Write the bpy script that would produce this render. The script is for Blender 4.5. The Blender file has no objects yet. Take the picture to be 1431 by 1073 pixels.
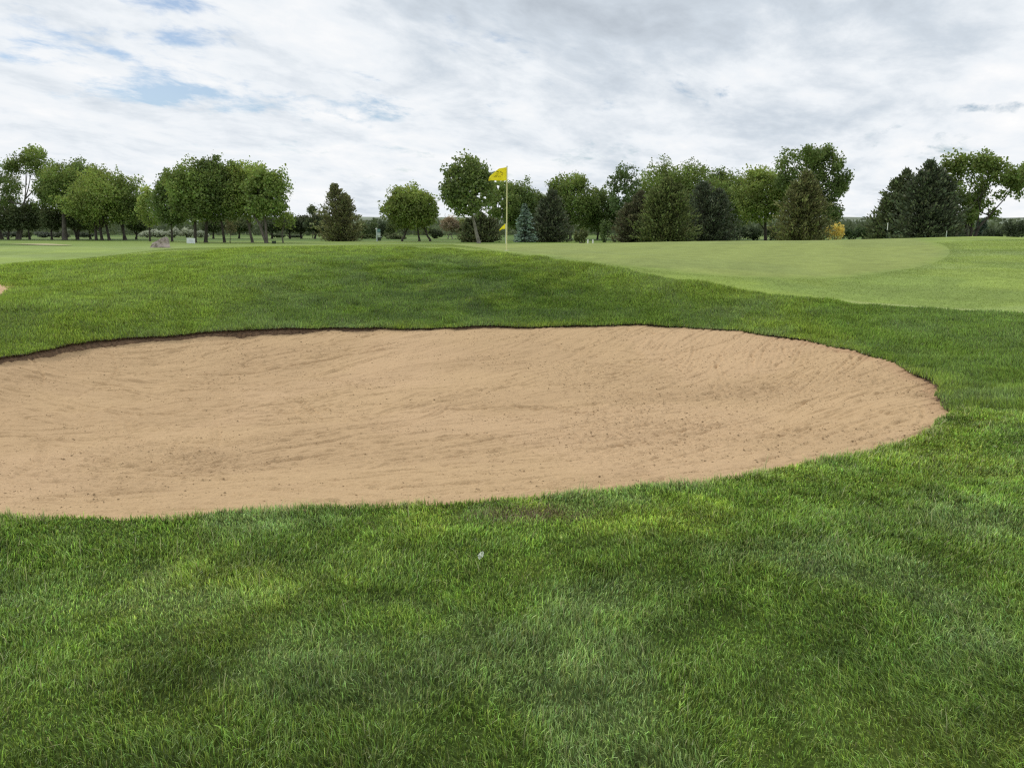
import bpy, math
import numpy as np

R = math.radians
rng = np.random.default_rng(7)
SC = bpy.context.scene
COL = SC.collection
PI = math.pi

# ------------------------------------------------------------------ camera
F = 1145.0; CX = 715.5; CY = 536.5; EYE = 1.6
PITCH = math.atan((CY - 318.0) / F)
CP, SP = math.cos(PITCH), math.sin(PITCH)
cam_d = bpy.data.cameras.new('camera'); cam = bpy.data.objects.new('camera', cam_d); COL.objects.link(cam)
cam_d.sensor_width = 36.0; cam_d.lens = 36.0 * F / 1431.0
cam_d.clip_start = 0.05; cam_d.clip_end = 6000
cam.location = (0, 0, EYE); cam.rotation_euler = (PI / 2 - PITCH, 0, 0)
SC.camera = cam

def ray(u, v):
    a = (u - CX) / F; b = (v - CY) / F
    return a, CP - b * SP, -SP - b * CP

def at_y(u, v, Y):
    a, f, d = ray(u, v); t = Y / f
    return a * t, Y, EYE + d * t

def at_z(u, v, z):
    a, f, d = ray(u, v); t = (z - EYE) / d
    return a * t, f * t, z

# ------------------------------------------------------------------ noise
_perm = np.random.default_rng(3).random((256, 256)).astype(np.float32)
def vnoise(x, y):
    xi = np.floor(x).astype(np.int64); yi = np.floor(y).astype(np.int64)
    fx = x - xi; fy = y - yi
    fx = fx * fx * (3 - 2 * fx); fy = fy * fy * (3 - 2 * fy)
    a = _perm[xi & 255, yi & 255]; b = _perm[(xi + 1) & 255, yi & 255]
    c = _perm[xi & 255, (yi + 1) & 255]; d = _perm[(xi + 1) & 255, (yi + 1) & 255]
    return (a * (1 - fx) + b * fx) * (1 - fy) + (c * (1 - fx) + d * fx) * fy
def fbm(x, y, o=4, seed=0):
    s = 0; amp = 1; tot = 0
    x = x + seed * 17.3; y = y + seed * 9.1
    for i in range(o):
        s = s + amp * vnoise(x, y); tot += amp
        x = x * 2.03 + 11.7; y = y * 2.03 + 5.3; amp *= 0.5
    return s / tot
def sstep(a, b, x):
    t = np.clip((x - a) / (b - a), 0, 1); return t * t * (3 - 2 * t)

# ------------------------------------------------------------------ terrain height: thin-plate spline through surveyed points
lip_px = [(0, 498, .10), (100, 480, .11), (200, 470, .12), (300, 463, .13), (400, 459, .14), (500, 457, .15), (600, 457, .15), (700, 456, .15),
          (850, 454, .14), (950, 457, .13), (1050, 465, .12), (1130, 477, .10), (1205, 493, .08), (1255, 509, .06), (1297, 530, .05),
          (1317, 553, .04), (1322, 578, .03), (1304, 603, .02), (1260, 622, .01), (1200, 638, 0), (1100, 656, 0), (1000, 673, 0), (900, 683, 0),
          (800, 692, 0), (700, 699, 0), (600, 705, 0), (500, 707, 0), (400, 709, 0), (300, 715, 0), (200, 721, 0), (100, 723, 0), (0, 723, 0)]
lip_w = [at_z(*p) for p in lip_px]
ctrl = list(lip_w)
ctrl += [(-4.2, 4.7, 0), (-6.5, 5.1, .02), (-8.2, 6.2, .04), (-8.6, 7.6, .06), (-7.6, 9.0, .09)]
ctrl += [(0, 0, 0), (3, 2, .0), (-3, 2, .0), (0, 3, .0), (8, 0, .05), (-8, 0, 0), (6, 5, .06), (9, 7, .15), (-12, 5, .1), (12, 2, .1), (-14, 0, .0), (0, -6, 0), (10, -6, 0), (-10, -6, 0)]
for u, v, Y in [(1431, 440, 12.0), (1150, 418, 13.5), (1000, 398, 14.5), (860, 375, 16.5), (760, 358, 18.8), (708, 350, 20.8),
                (760, 341, 28), (1000, 337, 32), (1200, 335.5, 30), (1330, 332.5, 28), (1370, 330.5, 28), (1431, 332, 27.5), (1520, 336, 27),
                (1000, 360, 19.5), (1300, 378, 17), (1431, 380, 16.5), (1200, 400, 15), (1431, 405, 14), (1431, 355, 20.5), (1250, 352, 23), (900, 350, 24),
                (700, 400, 15.5), (450, 400, 15), (450, 362, 18.5), (700, 370, 18), (400, 345, 23), (520, 343, 25), (600, 348, 21), (600, 341.5, 27), (700, 341.5, 27), (300, 352, 21), (300, 380, 16),
                (0, 372, 18), (0, 405, 14), (100, 440, 11.6), (0, 352, 24), (0, 345.5, 35), (0, 341.5, 55), (150, 354, 22), (200, 347.5, 34), (200, 344, 46), (300, 344, 40), (300, 341.5, 58),
                (-200, 372, 18), (-200, 420, 12), (-200, 352, 26), (1600, 440, 12), (1600, 390, 15.5), (200, 410, 13.6), (1300, 470, 10.7), (1431, 500, 9.2), (1100, 440, 12.6), (850, 420, 14.2)]:
    ctrl.append(at_y(u, v, Y))
ctrl += [(2, 42, .55), (14, 44, .5), (24, 40, .6), (-6, 40, .5), (32, 26, .9), (-30, 30, .6), (-12, 80, .12), (10, 60, .1), (30, 62, .1), (-34, 78, .12), (45, 50, .1), (-60, 50, .2), (55, 20, .5), (-50, 10, .2), (0, 100, 0), (60, 90, 0), (-70, 95, 0)]
C = np.array(ctrl, float)
def _U(r2): return 0.5 * r2 * np.log(r2 + 1e-9)
n = len(C)
K = _U(((C[:, None, :2] - C[None, :, :2]) ** 2).sum(-1)) + np.eye(n) * 0.08
P = np.c_[np.ones(n), C[:, :2]]
A = np.block([[K, P], [P.T, np.zeros((3, 3))]])
sol = np.linalg.solve(A, np.r_[C[:, 2], 0, 0, 0])
def h_raw(x, y):
    x = np.asarray(x, float); y = np.asarray(y, float); sh = x.shape
    xf = x.ravel(); yf = y.ravel(); out = np.empty(len(xf))
    for i in range(0, len(xf), 20000):
        xx = xf[i:i + 20000]; yy = yf[i:i + 20000]
        r2 = (xx[:, None] - C[None, :, 0]) ** 2 + (yy[:, None] - C[None, :, 1]) ** 2
        out[i:i + 20000] = _U(r2) @ sol[:n] + sol[n] + sol[n + 1] * xx + sol[n + 2] * yy
    out = out.reshape(sh)
    fade = (1 - sstep(58, 88, y)) * (1 - sstep(30, 60, np.abs(x))) * (1 - sstep(4, 14, -y))
    return out * fade

# ------------------------------------------------------------------ bunker outlines and signed distance
def smooth_poly(pts, m, amp=0.03, seed=1):
    p = np.array([q_[:2] for q_ in pts]); k = len(p)
    out = []
    for i in range(k):
        p0, p1, p2, p3 = p[(i - 1) % k], p[i], p[(i + 1) % k], p[(i + 2) % k]
        for t in np.linspace(0, 1, m, endpoint=False):
            out.append(0.5 * ((2 * p1) + (-p0 + p2) * t + (2 * p0 - 5 * p1 + 4 * p2 - p3) * t * t + (-p0 + 3 * p1 - 3 * p2 + p3) * t ** 3))
    out = np.array(out)
    nx = fbm(out[:, 0] * 3, out[:, 1] * 3, 4, seed) - .5; ny = fbm(out[:, 0] * 3, out[:, 1] * 3, 4, seed + 5) - .5
    return out + np.c_[nx, ny] * amp * 2
poly1 = smooth_poly(lip_w + [(-4.2, 4.75), (-6.5, 5.1), (-8.2, 6.2), (-8.6, 7.6), (-7.6, 9.0)], 18, 0.09)
b2 = [at_y(u, v, Y) for u, v, Y in [(13, 404, 14.2), (14, 409, 13.9), (8, 417, 13.2), (-6, 428, 12.5), (-40, 437, 11.9), (-90, 436, 11.9), (-130, 420, 13), (-120, 405, 14.6), (-60, 397, 15.3), (-10, 400, 14.8)]]
poly2 = smooth_poly(b2, 10, 0.05, 4)

class Sdf:
    def __init__(s, poly, pad=1.5, h=0.05):
        s.h = h; s.x0, s.y0 = poly.min(0) - pad; s.x1, s.y1 = poly.max(0) + pad
        s.xs = np.arange(s.x0, s.x1, h); s.ys = np.arange(s.y0, s.y1, h)
        X, Y = np.meshgrid(s.xs, s.ys, indexing='ij'); q = np.c_[X.ravel(), Y.ravel()]
        a = poly; b = np.roll(poly, -1, 0); ab = b - a; l2 = (ab ** 2).sum(1) + 1e-12
        D = np.empty(len(q)); 
        for i in range(0, len(q), 6000):
            qq = q[i:i + 6000]
            ap = qq[:, None] - a[None]; t = np.clip((ap * ab).sum(-1) / l2, 0, 1)
            d2 = ((ap - t[..., None] * ab) ** 2).sum(-1).min(1)
            cond = (a[None, :, 1] > qq[:, None, 1]) != (b[None, :, 1] > qq[:, None, 1])
            xi = a[None, :, 0] + (qq[:, None, 1] - a[None, :, 1]) / (ab[None, :, 1] + 1e-12) * ab[None, :, 0]
            ins = ((cond & (qq[:, None, 0] < xi)).sum(1) % 2) == 1
            D[i:i + 6000] = np.where(ins, -1, 1) * np.sqrt(d2)
        s.D = D.reshape(X.shape)
    def __call__(s, x, y):
        fx = (x - s.x0) / s.h; fy = (y - s.y0) / s.h
        out = (fx < 0) | (fy < 0) | (fx > len(s.xs) - 2) | (fy > len(s.ys) - 2)
        fx = np.clip(fx, 0, len(s.xs) - 2.001); fy = np.clip(fy, 0, len(s.ys) - 2.001)
        i = fx.astype(int); j = fy.astype(int); a = fx - i; b = fy - j
        v = (s.D[i, j] * (1 - a) + s.D[i + 1, j] * a) * (1 - b) + (s.D[i, j + 1] * (1 - a) + s.D[i + 1, j + 1] * a) * b
        return np.where(out, 2.0, v)
sdf1 = Sdf(poly1); sdf2 = Sdf(poly2)

# mown-area boundary: rough lies nearer than Yb(x)
mb = np.array([at_y(u, v, Y) for u, v, Y in [(-500, 380, 16), (-100, 374, 17.5), (0, 371, 18), (200, 356, 20.8), (400, 347.5, 22.2), (600, 348.5, 21.3), (690, 350, 20.4), (760, 358.5, 18.7), (860, 375.5, 16.45), (1000, 398.5, 14.45), (1150, 418.5, 13.45), (1431, 440, 12.0), (1650, 452, 11.6), (2200, 470, 11.4)]])
def Yb(x):
    s = 0
    for o in (-.8, -.4, 0, .4, .8): s = s + np.interp(x + o, mb[:, 0], mb[:, 1])
    return s / 5

# ------------------------------------------------------------------ ground grid
def axis(lo, hi, flo, fhi, h, g):
    c = list(np.arange(flo, fhi, h)); st = h; v = c[-1]
    while v < hi: st *= g; v += st; c.append(v)
    st = h; v = c[0]; pre = []
    while v > lo: st *= g; v -= st; pre.append(v)
    return np.array(pre[::-1] + c)
gx = axis(-1500, 1500, -9.5, 8.0, 0.06, 1.035); gy = axis(-40, 2600, 1.0, 15.5, 0.06, 1.022)
GX, GY = np.meshgrid(gx, gy, indexing='ij')
near = (np.abs(GX) < 75) & (GY < 110) & (GY > -20)
GZ = np.zeros_like(GX); GZ[near] = h_raw(GX[near], GY[near])
lump = (fbm(GX * 1.7, GY * 1.7, 4, 2) - .5) * 0.075 + (fbm(GX * .45, GY * .45, 3, 6) - .5) * 0.10
rough = 1 - sstep(-.15, .15, GY - Yb(GX))
amp = rough * (1 - .0 * GX) + (1 - rough) * 0.12
lump *= amp * (0.35 + 0.65 * sstep(.0, .6, np.minimum(np.abs(sdf1(GX, GY)), np.abs(sdf2(GX, GY)))))
GZ += lump * (1 - sstep(40, 70, GY))
GZ += -0.02 * rough * (1 - sstep(25, 35, GY)) * sstep(1, 3, GY) * 0
def gz(x, y):
    x = np.asarray(x, float); y = np.asarray(y, float)
    i = np.clip(np.searchsorted(gx, x) - 1, 0, len(gx) - 2); j = np.clip(np.searchsorted(gy, y) - 1, 0, len(gy) - 2)
    a = (x - gx[i]) / (gx[i + 1] - gx[i]); b = (y - gy[j]) / (gy[j + 1] - gy[j])
    return (GZ[i, j] * (1 - a) + GZ[i + 1, j] * a) * (1 - b) + (GZ[i, j + 1] * (1 - a) + GZ[i + 1, j + 1] * a) * b
def hit(u, v, ymin=2.0, ymax=140):
    a, f, d = ray(u, v)
    Y = np.linspace(ymin, ymax, 6000); t = Y / f; X = a * t; Z = EYE + d * t
    k = np.where(Z <= gz(X, Y))[0]
    k = k[0] if len(k) else len(Y) - 1
    return X[k], Y[k], float(gz(X[k], Y[k]))

# ------------------------------------------------------------------ helpers: objects, materials
def mesh_np(name, co, faces, mat, parent=None, cols=None, smooth=False, fsize=None):
    """co (n,3); faces: int array (m,k) or list of arrays of differing k"""
    me = bpy.data.meshes.new(name)
    if not isinstance(faces, list): faces = [faces]
    nf = sum(len(f) for f in faces); nl = sum(f.size for f in faces)
    me.vertices.add(len(co)); me.vertices.foreach_set('co', np.ascontiguousarray(co, np.float32).ravel())
    me.loops.add(nl); me.loops.foreach_set('vertex_index', np.concatenate([f.ravel() for f in faces]).astype(np.int32))
    me.polygons.add(nf)
    sizes = np.concatenate([np.full(len(f), f.shape[1]) for f in faces]); starts = np.r_[0, np.cumsum(sizes)[:-1]]
    me.polygons.foreach_set('loop_start', starts.astype(np.int32))
    if cols is not None:
        ca = me.color_attributes.new('col', 'FLOAT_COLOR', 'POINT')
        c4 = np.ones((len(co), 4), np.float32); c4[:, :3] = cols; ca.data.foreach_set('color', c4.ravel())
    me.update(calc_edges=True)
    me.polygons.foreach_set('use_smooth', np.full(nf, smooth))
    me.materials.append(mat)
    o = bpy.data.objects.new(name, me); COL.objects.link(o)
    if parent is not None: o.parent = parent
    return o
def root(name, loc, label, cat, group=None, rz=0):
    o = bpy.data.objects.new(name, None); COL.objects.link(o); o.location = loc; o.rotation_euler = (0, 0, rz); o.empty_display_size = .3
    o['label'] = label; o['category'] = cat
    if group: o['group'] = group
    return o
def tag(o, label=None, cat=None, kind=None, group=None):
    if label: o['label'] = label
    if cat: o['category'] = cat
    if kind: o['kind'] = kind
    if group: o['group'] = group
    return o
def newmat(name):
    m = bpy.data.materials.new(name); m.use_nodes = True; nt = m.node_tree; nt.nodes.clear(); return m, nt, nt.nodes, nt.links
def N(ns, t, **kw):
    n_ = ns.new(t)
    for k, v in kw.items(): setattr(n_, k, v)
    return n_
def leafmat(name, trans=0.35, rough=0.6, spec=0.02):
    m, nt, ns, ln = newmat(name)
    o = N(ns, 'ShaderNodeOutputMaterial'); at = N(ns, 'ShaderNodeAttribute', attribute_name='col')
    d = N(ns, 'ShaderNodeBsdfDiffuse'); t = N(ns, 'ShaderNodeBsdfTranslucent'); mx = N(ns, 'ShaderNodeMixShader'); mx.inputs[0].default_value = trans
    g = N(ns, 'ShaderNodeBsdfGlossy'); g.inputs['Roughness'].default_value = rough; g.inputs['Color'].default_value = (1, 1, 1, 1)
    m2 = N(ns, 'ShaderNodeMixShader'); m2.inputs[0].default_value = spec
    hs = N(ns, 'ShaderNodeHueSaturation'); hs.inputs['Value'].default_value = 1.25; hs.inputs['Hue'].default_value = .49
    ln.new(at.outputs['Color'], d.inputs['Color']); ln.new(at.outputs['Color'], hs.inputs['Color']); ln.new(hs.outputs[0], t.inputs['Color'])
    ln.new(d.outputs[0], mx.inputs[1]); ln.new(t.outputs[0], mx.inputs[2]); ln.new(mx.outputs[0], m2.inputs[1]); ln.new(g.outputs[0], m2.inputs[2])
    ln.new(m2.outputs[0], o.inputs[0]); return m
def plain(name, col, rough=.7, noise=0.0, scale=8, bump=0.0, spec=.3, attr=False):
    m, nt, ns, ln = newmat(name)
    o = N(ns, 'ShaderNodeOutputMaterial'); p = N(ns, 'ShaderNodeBsdfPrincipled'); ln.new(p.outputs[0], o.inputs[0])
    p.inputs['Roughness'].default_value = rough; p.inputs['Specular IOR Level'].default_value = spec
    tc = N(ns, 'ShaderNodeTexCoord'); nz = N(ns, 'ShaderNodeTexNoise'); nz.inputs['Scale'].default_value = scale; nz.inputs['Detail'].default_value = 6
    ln.new(tc.outputs['Object'], nz.inputs['Vector'])
    mp = N(ns, 'ShaderNodeMapRange'); mp.inputs['To Min'].default_value = 1 - noise; mp.inputs['To Max'].default_value = 1 + noise
    mp.inputs['From Min'].default_value = .3; mp.inputs['From Max'].default_value = .7
    ln.new(nz.outputs[0], mp.inputs[0])
    mul = N(ns, 'ShaderNodeMix', data_type='RGBA', blend_type='MULTIPLY'); mul.inputs[0].default_value = 1
    if attr:
        at = N(ns, 'ShaderNodeAttribute', attribute_name='col'); ln.new(at.outputs['Color'], mul.inputs[6])
    else: mul.inputs[6].default_value = (*col, 1)
    ln.new(mp.outputs[0], mul.inputs[7]); ln.new(mul.outputs[2], p.inputs['Base Color'])
    if bump:
        b = N(ns, 'ShaderNodeBump'); b.inputs['Strength'].default_value = bump; b.inputs['Distance'].default_value = .05
        ln.new(nz.outputs[0], b.inputs['Height']); ln.new(b.outputs[0], p.inputs['Normal'])
    return m
M_leaf = leafmat('leaf', .32)
M_needle = leafmat('needle', .12, spec=.01)
M_blade = leafmat('grass_blade', .38, .38, .030)
M_bark = plain('bark', (.07, .06, .05), .9, .4, 3, .6)
M_barkpale = plain('pale_bark', (.22, .205, .17), .9, .35, 3, .6)
M_barkmid = plain('grey_bark', (.13, .115, .095), .9, .35, 3, .6)
M_soil = plain('soil', (.175, .115, .070), .95, .5, 25, 1.0)

# ------------------------------------------------------------------ grass colour fields
def lerp(a, b, t): return a + (b - a) * t[..., None]
c_mid = np.array([.195, .305, .052]); c_yel = np.array([.280, .385, .060]); c_dark = np.array([.105, .190, .030]); c_grey = np.array([.265, .370, .125])
def rough_col(x, y):
    D = np.hypot(x, y)
    a = fbm(x * .9, y * .9, 4, 11); b = fbm(x * 1.3, y * 1.3, 4, 12); c = fbm(x * .45, y * .45, 3, 13); d = fbm(x * 2.4, y * 2.4, 3, 14)
    col = np.broadcast_to(c_mid, x.shape + (3,)).copy()
    col = lerp(col, c_yel, sstep(.50, .68, a) * .75)
    col = lerp(col, c_dark, sstep(.52, .68, c) * .5)
    col = lerp(col, c_grey, sstep(.55, .72, b) * .55)
    # lush darker sward plus painted shade on the bank face, brighter turf at left
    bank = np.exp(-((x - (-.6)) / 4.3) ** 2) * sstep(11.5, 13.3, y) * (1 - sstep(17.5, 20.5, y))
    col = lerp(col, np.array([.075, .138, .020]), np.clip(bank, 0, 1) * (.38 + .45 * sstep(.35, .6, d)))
    lft = sstep(-2.5, -6, x) * sstep(10, 12.0, y)
    col = lerp(col, np.array([.270, .380, .055]), lft * .65)
    top = sstep(-3.2, -.6, y - Yb(x)) * sstep(12, 15, y)
    col = lerp(col, np.array([.28, .385, .06]), top * .6)
    rt = sstep(3.8, 5.5, x) * sstep(4, 6, y)
    col = lerp(col, np.array([.195, .315, .055]), rt * .5)
    v = fbm(x * 6, y * 6, 3, 15); u = fbm(x * 2.2, y * 2.2, 3, 16)
    fr_ = sstep(6.5, 9.5, y); va = (.56 + .76 * v) * (1 - fr_) + (.74 + .42 * v) * fr_; ua = (.7 + .6 * u) * (1 - fr_) + (.82 + .36 * u) * fr_
    return col * va[..., None] * ua[..., None]
def stripe(x, y):
    return .5 + .5 * np.sign(np.sin((x * .35 + y * .94) * 1.3)) 
# putting green polygon in plan
gp = [hit(u, v)[:2] for u, v in [(716, 352.5), (800, 362), (900, 375), (1000, 385), (1100, 389), (1200, 385), (1280, 373), (1318, 360), (1322, 347), (1295, 337)]] + [(15, 34), (12, 42), (2, 44), (-1.5, 34), (-1.8, 26), (-.8, 21.8)]
polyg = smooth_poly(gp, 8, 0.0)
sdfg = Sdf(polyg, 2.0, 0.15)
def mown_col(x, y):
    fr = np.array([.262, .342, .074]); gr = np.array([.254, .302, .082]); far = np.array([.200, .275, .060])
    col = np.broadcast_to(fr, x.shape + (3,)).copy()
    w = fbm(x * .5, y * .5, 4, 21)
    col = lerp(col, np.array([.19, .262, .068]), sstep(.45, .65, w) * .6)
    col = lerp(col, np.array([.27, .34, .12]), sstep(.5, .7, fbm(x * .3, y * .8, 3, 22)) * .5)
    g = 1 - sstep(-.35, .25, sdfg(x, y) + (fbm(x * 1.5, y * 1.5, 3, 26) - .5) * .5)
    gcol = lerp(np.broadcast_to(gr, x.shape + (3,)).copy(), np.array([.215, .262, .082]), sstep(.4, .65, fbm(x * .25, y * .5, 3, 23)) * .5)
    col = col * (1 - g[..., None]) + gcol * g[..., None]
    ring = np.exp(-((sdfg(x, y) - .15) / .30) ** 2)
    col = lerp(col, np.array([.18, .245, .055]), ring * .40)
    pale = np.exp(-((y - Yb(x) - .10) / .07) ** 2) * sstep(4.6, 6.2, x)
    col = lerp(col, np.array([.42, .46, .20]), pale * .8)
    mow = sstep(-.25, .25, np.sin((x * .5 + y * .86) * 2.1)) * (1 - g) * .10 + sstep(-.25, .25, np.sin((x * .93 - y * .37) * 3.0)) * g * .05
    col = col * (1.05 - mow)[..., None]
    # far lawn
    f = sstep(32, 46, y) * (1 - g)
    fc = lerp(np.broadcast_to(far, x.shape + (3,)).copy(), np.array([.14, .215, .045]), sstep(.4, .6, fbm(x * .06, y * .06, 4, 24)) * .8)
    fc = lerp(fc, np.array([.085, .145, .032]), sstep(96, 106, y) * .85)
    fc = lerp(fc, np.array([.27, .33, .10]), sstep(.56, .68, fbm(x * .04, y * .12, 4, 25)) * .6)
    return col * (1 - f[..., None]) + fc * f[..., None]
def ground_col(x, y):
    e = Yb(x) + (fbm(x * 4, y * 4, 3, 31) - .5) * .12
    m = sstep(-.06, .06, y - e)[..., None]
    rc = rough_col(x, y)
    rc = rc * (.30 + .32 * sstep(8, 17, y))[..., None]  # ground under the blades painted darker, so the gaps look shaded
    s = np.minimum(sdf1(x, y), sdf2(x, y))
    soil = (1 - sstep(.0, .06, s))
    rc = lerp(rc, np.array([.06, .045, .03]), soil * .9)
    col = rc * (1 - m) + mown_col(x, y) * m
    # bare thatch patch at near lip
    tx, ty, _ = hit(735, 722)
    t = np.exp(-(((x - tx) / .28) ** 2 + ((y - ty) / .12) ** 2)) * sstep(.35, .55, fbm(x * 12, y * 12, 3, 33))
    return lerp(col, np.array([.16, .12, .07]), np.clip(t * 1.2, 0, 1))

# snap grid vertices near the outlines, then drop the cells inside
VX = GX.copy(); VY = GY.copy()
for sd, poly in ((sdf1, poly1), (sdf2, poly2)):
    near_e = np.where(np.abs(sd(GX, GY)) < 0.037)
    if sd is sdf2: near_e = np.where(np.abs(sd(GX, GY)) < 0.05)
    a = poly; b = np.roll(poly, -1, 0); ab = b - a; l2 = (ab ** 2).sum(1) + 1e-12
    q = np.c_[GX[near_e], GY[near_e]]
    ap = q[:, None] - a[None]; t = np.clip((ap * ab).sum(-1) / l2, 0, 1); pr = a[None] + t[..., None] * ab[None]
    k = ((q[:, None] - pr) ** 2).sum(-1).argmin(1); pp = pr[np.arange(len(q)), k]
    VX[near_e] = pp[:, 0]; VY[near_e] = pp[:, 1]
nx_, ny_ = GX.shape
idx = np.arange(nx_ * ny_).reshape(nx_, ny_)
quads = np.stack([idx[:-1, :-1], idx[1:, :-1], idx[1:, 1:], idx[:-1, 1:]], -1).reshape(-1, 4)
vx = VX.ravel(); vy = VY.ravel()
cxq = vx[quads].mean(1); cyq = vy[quads].mean(1)
inside = (sdf1(cxq, cyq) < 0) | (sdf2(cxq, cyq) < 0)
quads = quads[~inside]

def ground_material():
    m, nt, ns, ln = newmat('turf')
    o = N(ns, 'ShaderNodeOutputMaterial'); p = N(ns, 'ShaderNodeBsdfPrincipled'); ln.new(p.outputs[0], o.inputs[0])
    p.inputs['Roughness'].default_value = .85; p.inputs['Specular IOR Level'].default_value = .1
    at = N(ns, 'ShaderNodeAttribute', attribute_name='col'); tc = N(ns, 'ShaderNodeTexCoord')
    n1 = N(ns, 'ShaderNodeTexNoise'); n1.inputs['Scale'].default_value = 26; n1.inputs['Detail'].default_value = 8; n1.inputs['Roughness'].default_value = .7
    mpn = N(ns, 'ShaderNodeMapping'); mpn.inputs['Scale'].default_value = (1, .45, 1); ln.new(tc.outputs['Object'], mpn.inputs['Vector']); ln.new(mpn.outputs[0], n1.inputs['Vector'])
    n2 = N(ns, 'ShaderNodeTexNoise'); n2.inputs['Scale'].default_value = 2.2; n2.inputs['Detail'].default_value = 8; n2.inputs['Roughness'].default_value = .65
    ln.new(tc.outputs['Object'], n2.inputs['Vector'])
    r1 = N(ns, 'ShaderNodeMapRange'); r1.inputs['From Min'].default_value = .3; r1.inputs['From Max'].default_value = .7; r1.inputs['To Min'].default_value = .80; r1.inputs['To Max'].default_value = 1.2
    r2 = N(ns, 'ShaderNodeMapRange'); r2.inputs['From Min'].default_value = .3; r2.inputs['From Max'].default_value = .7; r2.inputs['To Min'].default_value = .84; r2.inputs['To Max'].default_value = 1.16
    ln.new(n1.outputs[0], r1.inputs[0]); ln.new(n2.outputs[0], r2.inputs[0])
    mm = N(ns, 'ShaderNodeMath', operation='MULTIPLY'); ln.new(r1.outputs[0], mm.inputs[0]); ln.new(r2.outputs[0], mm.inputs[1])
    mul = N(ns, 'ShaderNodeMix', data_type='RGBA', blend_type='MULTIPLY'); mul.inputs[0].default_value = 1
    ln.new(at.outputs['Color'], mul.inputs[6]); ln.new(mm.outputs[0], mul.inputs[7]); ln.new(mul.outputs[2], p.inputs['Base Color'])
    b = N(ns, 'ShaderNodeBump'); b.inputs['Strength'].default_value = .25; b.inputs['Distance'].default_value = .02
    ln.new(n1.outputs[0], b.inputs['Height']); ln.new(b.outputs[0], p.inputs['Normal'])
    return m
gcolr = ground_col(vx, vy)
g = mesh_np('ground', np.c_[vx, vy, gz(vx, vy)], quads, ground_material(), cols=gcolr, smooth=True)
tag(g, kind='structure')

# ------------------------------------------------------------------ bunker sand
def sand_material():
    m, nt, ns, ln = newmat('sand')
    o = N(ns, 'ShaderNodeOutputMaterial'); p = N(ns, 'ShaderNodeBsdfPrincipled'); ln.new(p.outputs[0], o.inputs[0])
    p.inputs['Roughness'].default_value = .95; p.inputs['Specular IOR Level'].default_value = .1
    at = N(ns, 'ShaderNodeAttribute', attribute_name='col'); tc = N(ns, 'ShaderNodeTexCoord')
    n1 = N(ns, 'ShaderNodeTexNoise'); n1.inputs['Scale'].default_value = 60; n1.inputs['Detail'].default_value = 5; ln.new(tc.outputs['Object'], n1.inputs['Vector'])
    n2 = N(ns, 'ShaderNodeTexNoise'); n2.inputs['Scale'].default_value = 14; n2.inputs['Detail'].default_value = 8; n2.inputs['Roughness'].default_value = .65; ln.new(tc.outputs['Object'], n2.inputs['Vector'])
    r1 = N(ns, 'ShaderNodeMapRange'); r1.inputs['From Min'].default_value = .3; r1.inputs['From Max'].default_value = .7; r1.inputs['To Min'].default_value = .91; r1.inputs['To Max'].default_value = 1.07
    ln.new(n1.outputs[0], r1.inputs[0])
    mul = N(ns, 'ShaderNodeMix', data_type='RGBA', blend_type='MULTIPLY'); mul.inputs[0].default_value = 1
    ln.new(at.outputs['Color'], mul.inputs[6]); ln.new(r1.outputs[0], mul.inputs[7]); ln.new(mul.outputs[2], p.inputs['Base Color'])
    ad = N(ns, 'ShaderNodeMath', operation='MULTIPLY_ADD'); ad.inputs[1].default_value = .35; ln.new(n1.outputs[0], ad.inputs[0]); ln.new(n2.outputs[0], ad.inputs[2])
    b = N(ns, 'ShaderNodeBump'); b.inputs['Strength'].default_value = .9; b.inputs['Distance'].default_value = .02
    ln.new(ad.outputs[0], b.inputs['Height']); ln.new(b.outputs[0], p.inputs['Normal'])
    return m
M_sand = sand_material()
def lip_drop(x, y):      # height of the soil edge: tallest on the far left, slight on the right
    far = sstep(5.5, 8.5, y)
    nn = (.45 + 1.1 * fbm(x * 2.2, y * 2.2, 3, 63)) * sstep(-9.0, -7.6, x)
    return .020 + far * (.024 + .020 * sstep(2.0, 0, x) + .066 * sstep(-1.0, -4.5, x)) * nn + .05 * np.exp(-(((x - 4.15) / .5) ** 2 + ((y - 8.2) / .6) ** 2))
def sand_z(x, y, sd, base):
    d = np.clip(-sd, 0, 9)
    basin = -.16 * sstep(.0, 1.8, d) + .0
    flash = .05 * np.exp(-d / .5) * sstep(6, 9, y)
    z = base - lip_drop(x, y) + basin + flash * .5
    # rake strokes: bundles of shallow grooves running in slowly turning directions
    th = .62 + (fbm(x * .22, y * .22, 2, 41) - .5) * .35
    u = x * np.cos(th) + y * np.sin(th); v = -x * np.sin(th) + y * np.cos(th)
    st = fbm(u * 1.1, v * 9, 4, 42) - .5
    st2 = fbm(u * .8 + 3, v * 22, 3, 43) - .5
    m1 = sstep(.42, .62, fbm(x * .6, y * .6, 3, 44))
    ed_ = sstep(.1, 1.2, d); z = z + st * .032 * (.4 + .6 * ed_) + st2 * .018 * m1
    z = z + (fbm(x * 1.3, y * 1.3, 4, 45) - .5) * .028 * (.4 + .6 * ed_)
    rg = np.abs(fbm(x * .35 + y * .9, y * 1.6 - x * .5, 3, 46) - .5)
    z = z - .03 * np.exp(-(rg / .006) ** 2) * sstep(.4, .6, fbm(x * .5, y * .5, 2, 47))
    cl = sstep(.45, .62, fbm(x * .4, y * .55, 3, 48)) * np.exp(-((y - 7.6) / 2.4) ** 2) * .7
    z = z + (.25 + cl) * (fbm(x * 17, y * 22, 2, 49) - .5) * .030
    z = z + .014 * sstep(.66, .74, fbm(x * 24, y * 30, 2, 50)) * (.35 + cl)
    return z, cl, st
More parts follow.
